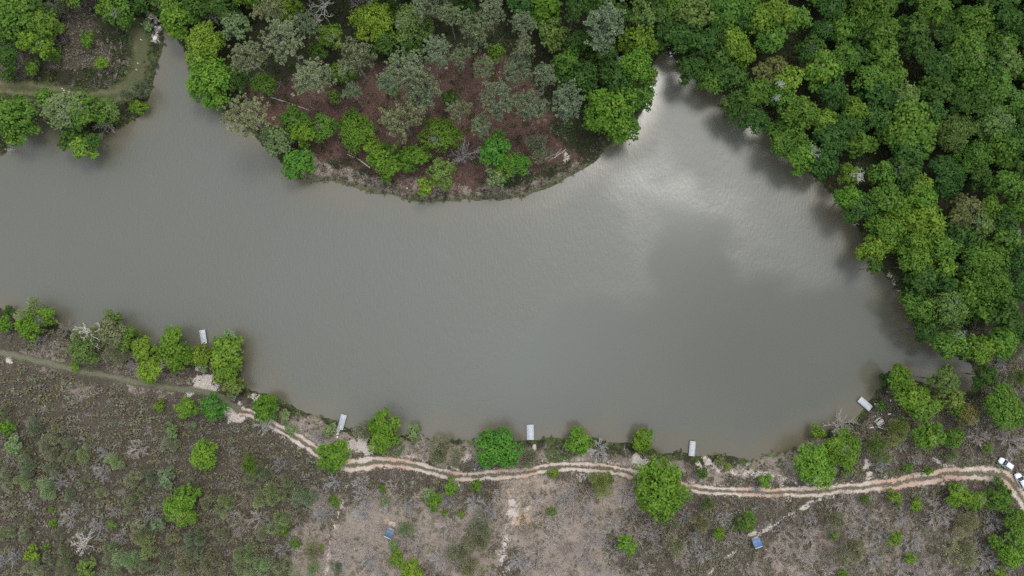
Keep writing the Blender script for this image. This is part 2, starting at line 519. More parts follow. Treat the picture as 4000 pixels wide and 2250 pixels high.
# ------------------------------------------------------------------ ground sheet
XS = np.concatenate([[-3600, -1800, -900, -520, -330, -240, -190], np.arange(-165, 165.01, 0.55), [190, 240, 330, 520, 900, 1800, 3600]])
YS = np.concatenate([[-3600, -1800, -900, -520, -330, -200, -140, -110], np.arange(-92, 105.01, 0.55), [125, 160, 240, 330, 520, 900, 1800, 3600]])
GX, GY = np.meshgrid(XS, YS)
gxf, gyf = GX.ravel(), GY.ravel()
GD = shore_sd(gxf, gyf)
GZ = gz_from(GD, gxf, gyf)
GZ = np.where(np.hypot(gxf, gyf) > 600, np.maximum(GZ, 0.8), GZ)
nx, ny = len(XS), len(YS)
ii = np.arange(nx * ny).reshape(ny, nx)
gq = np.stack([ii[:-1, :-1].ravel(), ii[:-1, 1:].ravel(), ii[1:, 1:].ravel(), ii[1:, :-1].ravel()], 1)
GW = ground_weights(gxf, gyf, GD)

m, nt, b, out = new_mat("soil_and_ground_cover")
pos = N(nt, "ShaderNodeNewGeometry").outputs["Position"]
nf = noise_n(nt, pos, 3.2, 6, 0.65)
nm = noise_n(nt, pos, 0.7, 5, 0.6)
nb = noise_n(nt, pos, 0.12, 4, 0.55)
nf2 = noise_n(nt, pos, 8.0, 4, 0.6)
def mask(name, lo=0.42, hi=0.62, k=0.9):
    a = attr_n(nt, name)
    t = math_n(nt, 'MULTIPLY_ADD', nm, k, -k / 2)
    t = math_n(nt, 'ADD', a, t)
    t2 = math_n(nt, 'MULTIPLY_ADD', nf, k * 0.9, -k * 0.45)
    return ramp_n(nt, math_n(nt, 'ADD', t, t2), lo, hi)
def two(a, bb, n): return mix_n(nt, n, a, bb)
nfc = ramp_n(nt, nf, 0.3, 0.7); nmc = ramp_n(nt, nm, 0.35, 0.65)
c = two((0.022, 0.02, 0.013), (0.055, 0.046, 0.03), nfc)
c = mix_n(nt, math_n(nt, 'MULTIPLY', nmc, 0.5), c, (0.03, 0.042, 0.016))
c = mix_n(nt, mask('w_red', .3, .7), c, two((0.05, 0.034, 0.029), (0.145, 0.085, 0.066), nfc))
c = mix_n(nt, mask('w_heath', .3, .6), c, two((0.034, 0.028, 0.021), (0.12, 0.098, 0.074), nfc))
c = mix_n(nt, mask('w_dry', .3, .7), c, two(two((0.13, 0.105, 0.075), (0.33, 0.265, 0.205), nfc), (0.27, 0.215, 0.18), nmc))
c = mix_n(nt, mask('w_green', .35, .6), c, two((0.035, 0.05, 0.017), (0.10, 0.125, 0.045), nfc))
c = mix_n(nt, mask('w_clay', .4, .65), c, two((0.36, 0.24, 0.16), (0.48, 0.34, 0.24), nfc))
c = mix_n(nt, mask('w_sand', .42, .74, 1.75), c, two((0.34, 0.28, 0.23), (0.53, 0.465, 0.41), nfc))
nt.links.new(c, b.inputs["Base Color"])
b.inputs["Roughness"].default_value = 0.95
b.inputs["Specular IOR Level"].default_value = 0.05
bp = N(nt, "ShaderNodeBump"); bp.inputs["Strength"].default_value = 0.9; bp.inputs["Distance"].default_value = 0.25
nt.links.new(nf, bp.inputs["Height"]); nt.links.new(bp.outputs[0], b.inputs["Normal"])
M_ground = m
me = mesh_np("ground", np.stack([gxf, gyf, GZ], 1), [gq], M_ground, fattr={"w_" + k: v for k, v in GW.items()}, smooth=True)
tag(link("ground", me), kind="structure")

# ------------------------------------------------------------------ water
CALM = smooth_line(PX([(1604,705),(1597,590),(1560,490),(1590,438),(1680,430),(1780,478),(1865,515),(1888,590),(1950,640),(2050,640),(2140,610),(2230,720),(2330,860),(2400,1000),
        (2100,1120),(1900,1200),(1500,1180),(1360,1110),(1262,1060),(1235,960),(1250,880),(1290,790),(1310,725),(1420,700)]), 3)
XW = np.arange(-360, 180, 1.5); YW = np.arange(-60, 90, 1.5)
WX, WY = np.meshgrid(XW, YW); wx, wy = WX.ravel(), WY.ravel()
cs = poly_sd(wx, wy, CALM) + (fbm(wx, wy, 0.05, 41, 4) - 0.5) * 26 + (fbm(wx + wy * .4, wy * 2.2, 0.16, 43, 3) - 0.5) * 5
ripple = 0.10 + 0.90 * sstep(-11, 5.0, cs)
ripple = np.clip(ripple * (0.6 + 0.5 * fbm(wx, wy, 0.03, 44, 3) + 0.4 * fbm(wx * 2.2 + wy * .7, wy * .55 - wx * .2, 0.07, 46, 3)), 0, 1)
# lee of the banks lies calmer
wd = poly_sd(wx, wy, LAKE)
ripple = ripple * (0.35 + 0.65 * sstep(0, -7, wd))
ii = np.arange(len(wx)).reshape(len(YW), len(XW))
wq = np.stack([ii[:-1, :-1].ravel(), ii[:-1, 1:].ravel(), ii[1:, 1:].ravel(), ii[1:, :-1].ravel()], 1)
m, nt, b, out = new_mat("murky_lake_water")
pos = N(nt, "ShaderNodeNewGeometry").outputs["Position"]
mp = N(nt, "ShaderNodeMapping"); mp.inputs["Rotation"].default_value = (0, 0, R(-12)); mp.inputs["Scale"].default_value = (1.9, 0.75, 1.0)
nt.links.new(pos, mp.inputs["Vector"])
n1 = noise_n(nt, mp.outputs[0], 0.95, 3, 0.6)
n2 = noise_n(nt, pos, 0.35, 3, 0.5)
hgt = math_n(nt, 'ADD', n1, math_n(nt, 'MULTIPLY', n2, 0.7))
rp = attr_n(nt, "ripple")
bp = N(nt, "ShaderNodeBump"); bp.inputs["Distance"].default_value = 0.055
nt.links.new(rp, bp.inputs["Strength"]); nt.links.new(hgt, bp.inputs["Height"])
nt.links.new(bp.outputs[0], b.inputs["Normal"])
nb = noise_n(nt, pos, 0.02, 4)
shal = math_n(nt, 'MULTIPLY', attr_n(nt, "shallow"), math_n(nt, 'ADD', nb, 0.3))
wcol = (mix_n(nt, nb, (0.078, 0.076, 0.056), (0.090, 0.089, 0.070)))
nt.links.new(mix_n(nt, shal, wcol, (0.115, 0.092, 0.055)), b.inputs["Base Color"])
nt.links.new(math_n(nt, 'MULTIPLY_ADD', rp, 0.27, 0.14), b.inputs["Roughness"])
b.inputs["IOR"].default_value = 1.54
M_water = m
wmesh = mesh_np("water", np.stack([wx, wy, np.zeros_like(wx)], 1), [wq], M_water, fattr={"ripple": ripple, "shallow": sstep(-9, 0.5, wd + (fbm(wx, wy, .12, 48, 3) - .5) * 8) * 0.8}, smooth=True)
tag(link("water", wmesh), kind="structure")

# ------------------------------------------------------------------ dirt track ribbon
def ribbon(name, line, half, mat, lift=0.05, nac=13, kind="structure"):
    line = np.asarray(line)
    d = np.gradient(line, axis=0); d /= np.linalg.norm(d, axis=1)[:, None] + 1e-9
    nrm = np.stack([-d[:, 1], d[:, 0]], 1)
    s = np.concatenate([[0], np.cumsum(np.linalg.norm(np.diff(line, axis=0), axis=1))])
    ac = np.linspace(-1, 1, nac)
    half = np.broadcast_to(np.asarray(half, float), (len(line),))
    X = line[:, None, 0] + nrm[:, None, 0] * ac[None] * half[:, None]
    Y = line[:, None, 1] + nrm[:, None, 1] * ac[None] * half[:, None]
    x, y = X.ravel(), Y.ravel()
    dd = shore_sd(x, y); z = gz_from(dd, x, y)
    rut = -0.07 * np.exp(-((np.abs(ac) - 0.47) / 0.17) ** 2)
    z = (z.reshape(X.shape) + rut[None]).ravel() + lift + 0.07
    n, k = X.shape
    ii = np.arange(n * k).reshape(n, k)
    q = np.stack([ii[:-1, :-1].ravel(), ii[1:, :-1].ravel(), ii[1:, 1:].ravel(), ii[:-1, 1:].ravel()], 1)
    uv = np.stack([np.repeat(s[:, None], k, 1).ravel(), np.repeat(ac[None], n, 0).ravel()], 1)
    me = mesh_np(name, np.stack([x, y, z], 1), [q], mat, uv=uv, smooth=True)
    return tag(link(name, me), kind=kind)

def track_mat(name, rutA, rutB, clay, ochre, mid, grassy, fade=(0.92, 0.70)):
    m, nt, b, out = new_mat(name)
    uvn = N(nt, "ShaderNodeUVMap"); uvn.uv_map = "UVMap"
    sep = N(nt, "ShaderNodeSeparateXYZ"); nt.links.new(uvn.outputs[0], sep.inputs[0])
    pos = N(nt, "ShaderNodeNewGeometry").outputs["Position"]
    nf = noise_n(nt, pos, 3.5, 5, 0.65); nm = noise_n(nt, pos, 0.8, 4); 
    nl = noise_n(nt, pos, 0.09, 3); nl2 = noise_n(nt, pos, 0.065, 3)
    wob = math_n(nt, 'MULTIPLY_ADD', noise_n(nt, pos, 0.22, 3), 0.9, -0.45)
    ac = math_n(nt, 'ADD', sep.outputs[1], wob)
    aa = math_n(nt, 'ABSOLUTE', ac)
    dr = math_n(nt, 'ABSOLUTE', math_n(nt, 'SUBTRACT', aa, 0.45))
    jit = math_n(nt, 'MULTIPLY_ADD', nf, 0.8, -0.4)
    jit2 = math_n(nt, 'MULTIPLY_ADD', nm, 0.75, -0.375)
    rutm = ramp_n(nt, math_n(nt, 'ADD', math_n(nt, 'ADD', dr, jit), jit2), 0.31, 0.12)
    sandc = mix_n(nt, ramp_n(nt, nf, .3, .7), rutA, rutB)
    sandc = mix_n(nt, ramp_n(nt, nl, .48, .60), sandc, mix_n(nt, ramp_n(nt, nf, .3, .7), clay, rutA))
    sandc = mix_n(nt, math_n(nt, 'MULTIPLY', ramp_n(nt, nl2, .60, .68), ramp_n(nt, ac, 0.1, -0.2)), sandc, ochre)
    col = mix_n(nt, rutm, mix_n(nt, ramp_n(nt, nf, .35, .65), mid, grassy), sandc)
    nt.links.new(col, b.inputs["Base Color"])
    b.inputs["Roughness"].default_value = 0.95; b.inputs["Specular IOR Level"].default_value = 0.05
    edge = ramp_n(nt, math_n(nt, 'ADD', math_n(nt, 'ADD', aa, math_n(nt, 'MULTIPLY', jit, 1.2)), jit2), *fade)
    nt.links.new(edge, b.inputs["Alpha"])
    return m
M_track = track_mat("sandy_track", (0.34, 0.255, 0.20), (0.57, 0.48, 0.41), (0.45, 0.28, 0.215), (0.46, 0.335, 0.19), (0.17, 0.135, 0.10), (0.075, 0.072, 0.042))
M_gtrack = track_mat("grass_track", (0.11, 0.105, 0.07), (0.17, 0.15, 0.105), (0.14, 0.125, 0.085), (0.15, 0.14, 0.09), (0.16, 0.145, 0.095), (0.10, 0.10, 0.06), fade=(1.0, 0.2))
M_mown = track_mat("mown_grass", (0.085, 0.082, 0.042), (0.17, 0.15, 0.08), (0.08, 0.08, 0.04), (0.13, 0.115, 0.06), (0.055, 0.062, 0.028), (0.10, 0.10, 0.05), fade=(1.0, 0.45))
hm = np.full(len(L_MAIN), 2.0)
k = np.arange(len(L_MAIN)) / 4.0
hm = 1.72 + 0.8 * np.exp(-((k - 5) / 3) ** 2) + 0.4 * np.exp(-((k - 31) / 2) ** 2) - 0.35 * sstep(34, 38, k)
hm = hm * (0.84 + 0.36 * fbm(L_MAIN[:, 0], L_MAIN[:, 1], 0.07, 90, 3))
ribbon("dirt_track", L_MAIN, hm, M_track)
ribbon("grass_track", L_GRASS, 1.25, M_gtrack, lift=0.03)
ribbon("mown_path", L_BEND, 2.7, M_mown, lift=0.03)
#EOF_PART1
# ------------------------------------------------------------------ plant prototypes (meshes only)
def leaf_cards(C, Nn, size, rg, aspect=1.25):
    """one bent leaf spray (2 triangles folded) per centre"""
    n = len(C)
    Nn = Nn / (np.linalg.norm(Nn, axis=1)[:, None] + 1e-9)
    a = rg.normal(size=(n, 3)); t = np.cross(Nn, a); t /= np.linalg.norm(t, axis=1)[:, None] + 1e-9
    bt = np.cross(Nn, t)
    s = np.broadcast_to(size, (n,))[:, None] * 0.5
    fold = s * 0.35 * Nn
    V = np.stack([C + t * s * aspect, C + bt * s - fold, C - t * s * aspect, C - bt * s - fold], 1)
    return V.reshape(-1, 3)

def unit(V):
    r = np.percentile(np.hypot(V[:, 0], V[:, 1]), 97)
    V = np.array(V); V[:, :2] /= r
    return V

def quad_idx(n):
    return np.arange(n * 4).reshape(n, 4)

def broad_crown(seed, n_lobes, per_lobe, leaf, flat=0.8):
    rg = np.random.default_rng(seed)
    Cs, Ns, Ts, Sz = [], [], [], []
    ang0 = rg.random() * 6.28
    lobes = [(np.array([0, 0, 0.28]), 0.50)]
    for k in range(n_lobes - 1):
        ring = k < (n_lobes - 1) * 0.62
        a = ang0 + k * 2.399 + rg.normal() * 0.25
        rr = (0.62 + rg.normal() * 0.07) if ring else (0.33 + rg.random() * 0.2)
        z = rg.uniform(-0.35, 0.15) if ring else rg.uniform(0.1, 0.42)
        lobes.append((np.array([rr * math.cos(a), rr * math.sin(a), z]), rg.uniform(0.26, 0.42)))
    for c, r in lobes:
        nclump = int(10 + 46 * r)
        d = rg.normal(size=(nclump, 3)); d[:, 2] = np.abs(d[:, 2]) * 1.0 - 0.28
        d /= np.linalg.norm(d, axis=1)[:, None]
        cl = c + d * r * rg.uniform(0.72, 1.12, (nclump, 1))
        tint = rg.random(nclump)
        per = max(3, int(per_lobe * r / 0.35 / nclump))
        for j in range(nclump):
            q = rg.normal(size=(per, 3)) * r * 0.21
            p = cl[j] + q
            nn = d[j] * 0.9 + np.array([0, 0, 0.75]) + rg.normal(size=(per, 3)) * 0.5
            Cs.append(p); Ns.append(nn)
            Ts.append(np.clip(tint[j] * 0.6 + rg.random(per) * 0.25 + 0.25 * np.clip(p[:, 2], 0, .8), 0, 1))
            Sz.append(leaf * rg.uniform(0.7, 1.25, per))
    C = np.concatenate(Cs); Nn = np.concatenate(Ns); T = np.concatenate(Ts); S = np.concatenate(Sz)
    C[:, 2] *= flat
    C[:, :2] /= 1.02
    V = leaf_cards(C, Nn, S, rg)
    return mesh_np("crown", unit(V), [quad_idx(len(C))], M_leaf, fattr={"tint": np.repeat(T, 4)})

def pine_crown(seed, n_tuft, blades=15):
    rg = np.random.default_rng(seed)
    V, T = [], []
    cent = []
    n_b = 11
    for k in range(n_b):
        a = k * 2.399 + rg.normal() * 0.3
        zz = -0.55 + 1.15 * k / n_b
        L = (0.95 - 0.55 * max(0, zz)) * rg.uniform(0.7, 1.05)
        m_ = int(n_tuft / n_b * (0.6 + 0.6 * L))
        for j in range(m_):
            t = rg.uniform(0.3, 1.0) ** 0.7
            p = np.array([math.cos(a), math.sin(a), 0]) * L * t + np.array([0, 0, zz + 0.12 * t])
            p += rg.normal(size=3) * np.array([0.15, 0.15, 0.08]) * (0.5 + t)
            cent.append(p)
    for p in cent:
        tint = rg.random()
        r = rg.uniform(0.105, 0.16)
        d = rg.normal(size=(blades, 3)); d[:, 2] = np.abs(d[:, 2]) + 0.05
        d /= np.linalg.norm(d, axis=1)[:, None]
        w = np.cross(d, rg.normal(size=(blades, 3))); w /= np.linalg.norm(w, axis=1)[:, None]
        base = p + d * r * 0.1
        tip = p + d * r * rg.uniform(0.8, 1.15, (blades, 1))
        mid = p + d * r * 0.6
        ww = r * 0.24
        V.append(np.stack([base, mid + w * ww, tip, mid - w * ww], 1).reshape(-1, 3))
        T.append(np.clip(tint * 0.6 + np.tile([0.0, 0.2, 0.4, 0.2], blades), 0, 1))
    V = np.concatenate(V); T = np.concatenate(T)
    return mesh_np("crown", unit(V), [quad_idx(len(V) // 4)], M_needle, fattr={"tint": T})

def fuzzy_crown(seed, n, leaf):
    """feathery bushy conifer or broom seen from above: many fine upright sprays"""
    rg = np.random.default_rng(seed)
    nl = 9
    lc = rg.normal(size=(nl, 3)) * np.array([0.38, 0.38, 0.2]); lr = rg.uniform(0.35, 0.55, nl)
    k = rg.integers(0, nl, n)
    d = rg.normal(size=(n, 3)); d[:, 2] = np.abs(d[:, 2]) - 0.15
    d /= np.linalg.norm(d, axis=1)[:, None]
    C = lc[k] + d * (lr[k] * rg.uniform(0.55, 1.08, n))[:, None]
    dirn = d + np.array([0, 0, 0.8]) + rg.normal(size=(n, 3)) * 0.35
    dirn /= np.linalg.norm(dirn, axis=1)[:, None]
    w = np.cross(dirn, rg.normal(size=(n, 3))); w /= np.linalg.norm(w, axis=1)[:, None]
    s = leaf * rg.uniform(0.7, 1.3, n)[:, None]
    V = np.stack([C - dirn * s, C + w * s * 0.28, C + dirn * s, C - w * s * 0.28], 1).reshape(-1, 3)
    tl = rg.random(nl)
    T = np.clip(np.repeat(tl[k] * 0.5 + rg.random(n) * 0.4, 4), 0, 1)
    return mesh_np("crown", unit(V), [quad_idx(n)], M_needle, fattr={"tint": T})

def grow(rg, p, d, L, r, depth, segs, upcurl, spread, out, kids=(2, 4), min_r=0.004, twist=0.25):
    pts = [p]; rr = [r]
    n = 4 if depth > 0 else 3
    cur = p.copy(); dd = d.copy()
    for i in range(n):
        dd = dd + rg.normal(size=3) * twist + np.array([0, 0, upcurl])
        dd /= np.linalg.norm(dd)
        cur = cur + dd * L / n
        pts.append(cur.copy()); rr.append(max(min_r, r * (1 - 0.55 * (i + 1) / n)))
        if depth > 0 and i >= 1:
            for _ in range(rg.integers(kids[0] - 1, kids[1])):
                nd = dd + rg.normal(size=3) * spread
                nd /= np.linalg.norm(nd)
                grow(rg, cur.copy(), nd, L * rg.uniform(0.45, 0.72), max(min_r, rr[-1] * 0.62), depth - 1, segs, upcurl, spread, out, kids, min_r, twist)
    out.append((np.array(pts), np.array(rr)))

def bare_mesh(seed, n_stem, depth, r0, L, tilt, upcurl, spread, kids=(2, 3), min_r=0.006, name="branches", twist=0.22):
    rg = np.random.default_rng(seed)
    out = []
    for k in range(n_stem):
        a = k * 2.399 + rg.normal() * 0.3
        t = rg.uniform(*tilt)
        d = np.array([math.cos(a) * math.sin(t), math.sin(a) * math.sin(t), math.cos(t)])
        grow(rg, np.zeros(3) + d * 0.02, d, L * rg.uniform(0.75, 1.1), r0 * rg.uniform(0.7, 1.1), depth, 3, upcurl, spread, out, kids, min_r, twist)
    mb = MB()
    for pts, rr in out:
        mb.tube(pts, rr, 3, cap=False)
    A = unit(np.concatenate(mb.v)); mb.v = [A]
    return mb.mesh(name, M_bare)

def trunk_mesh(seed, limbs=6, mat=None, crook=0.03, thick=0.055):
    """unit: height 1, crown radius 1 horizontally"""
    rg = np.random.default_rng(seed)
    mb = MB()
    n = 7
    pts = np.array([[rg.normal() * crook * (i > 0), rg.normal() * crook * (i > 0), i / (n - 1)] for i in range(n)])
    mb.tube(pts, np.linspace(thick * 1.25, thick * 0.5, n), 7)
    for k in range(limbs):
        a = k * 2.399 + rg.normal() * 0.3
        z0 = rg.uniform(0.5, 0.95); L = rg.uniform(0.5, 0.85)
        p0 = np.array([0, 0, z0])
        p1 = p0 + np.array([math.cos(a) * L * .5, math.sin(a) * L * .5, 0.12])
        p2 = p0 + np.array([math.cos(a + .2) * L, math.sin(a + .2) * L, 0.22 + rg.uniform(-.08, .1)])
        mb.tube([p0, p1, p2], [thick * 0.5, thick * 0.32, thick * 0.13], 5)
        for s in (-.5, .5):
            q = p1 + np.array([math.cos(a + s) * L * .45, math.sin(a + s) * L * .45, 0.12])
            mb.tube([p1, q], [thick * 0.25, thick * 0.08], 4)
    return mb.mesh("trunk", mat or M_bark, smooth=True)

CR_S = [broad_crown(100 + i, 6, 95, 0.19, 0.85) for i in range(4)]
CR_M = [broad_crown(200 + i, 7 + i % 4, 210, 0.118, 0.8) for i in range(8)]
CR_L = [broad_crown(300 + i, 10 + (i * 3) % 8, 400, 0.082, 0.8) for i in range(10)]
CR_P = [pine_crown(400 + i, 240, 16) for i in range(4)]
CR_C = [fuzzy_crown(500 + i, 2600, 0.085) for i in range(3)]
TR_B = [trunk_mesh(600 + i, 7, M_bark, 0.03) for i in range(3)]
TR_P = [trunk_mesh(620 + i, 5, M_pinebark, 0.05, 0.065) for i in range(3)]
BB = [bare_mesh(700 + i, 13, 2, 0.020, 0.62, (0.25, 1.35), 0.05, 0.34, (2, 4), 0.0058, twist=0.13) for i in range(4)]
BT = [bare_mesh(720 + i, 6, 3, 0.040, 0.62, (0.5, 1.35), 0.02, 0.6, (1, 3), 0.008, twist=0.36) for i in range(3)]

# ------------------------------------------------------------------ individual plants, measured tile by tile
TONE = {  # leaf colours (linear) and the word used in labels
 'y': ((0.158, 0.245, 0.030), "yellow-green"), 'b': ((0.128, 0.230, 0.026), "bright green"), 'v': ((0.085, 0.205, 0.028), "vivid green"),
 'm': ((0.110, 0.195, 0.029), "mid green"), 'd': ((0.063, 0.122, 0.024), "dark green"), 'o': ((0.140, 0.200, 0.048), "olive green"),
 'p': ((0.190, 0.260, 0.105), "pale green"), 'g': ((0.185, 0.208, 0.108), "grey-green"), 'u': ((0.148, 0.190, 0.096), "blue-green"),
 'r': ((0.165, 0.165, 0.052), "rusty brown"), 'w': ((0.48, 0.455, 0.42), "whitish"), 'k': ((0.41, 0.36, 0.335), "grey"), 'n': ((0.33, 0.28, 0.23), "brown-grey")}
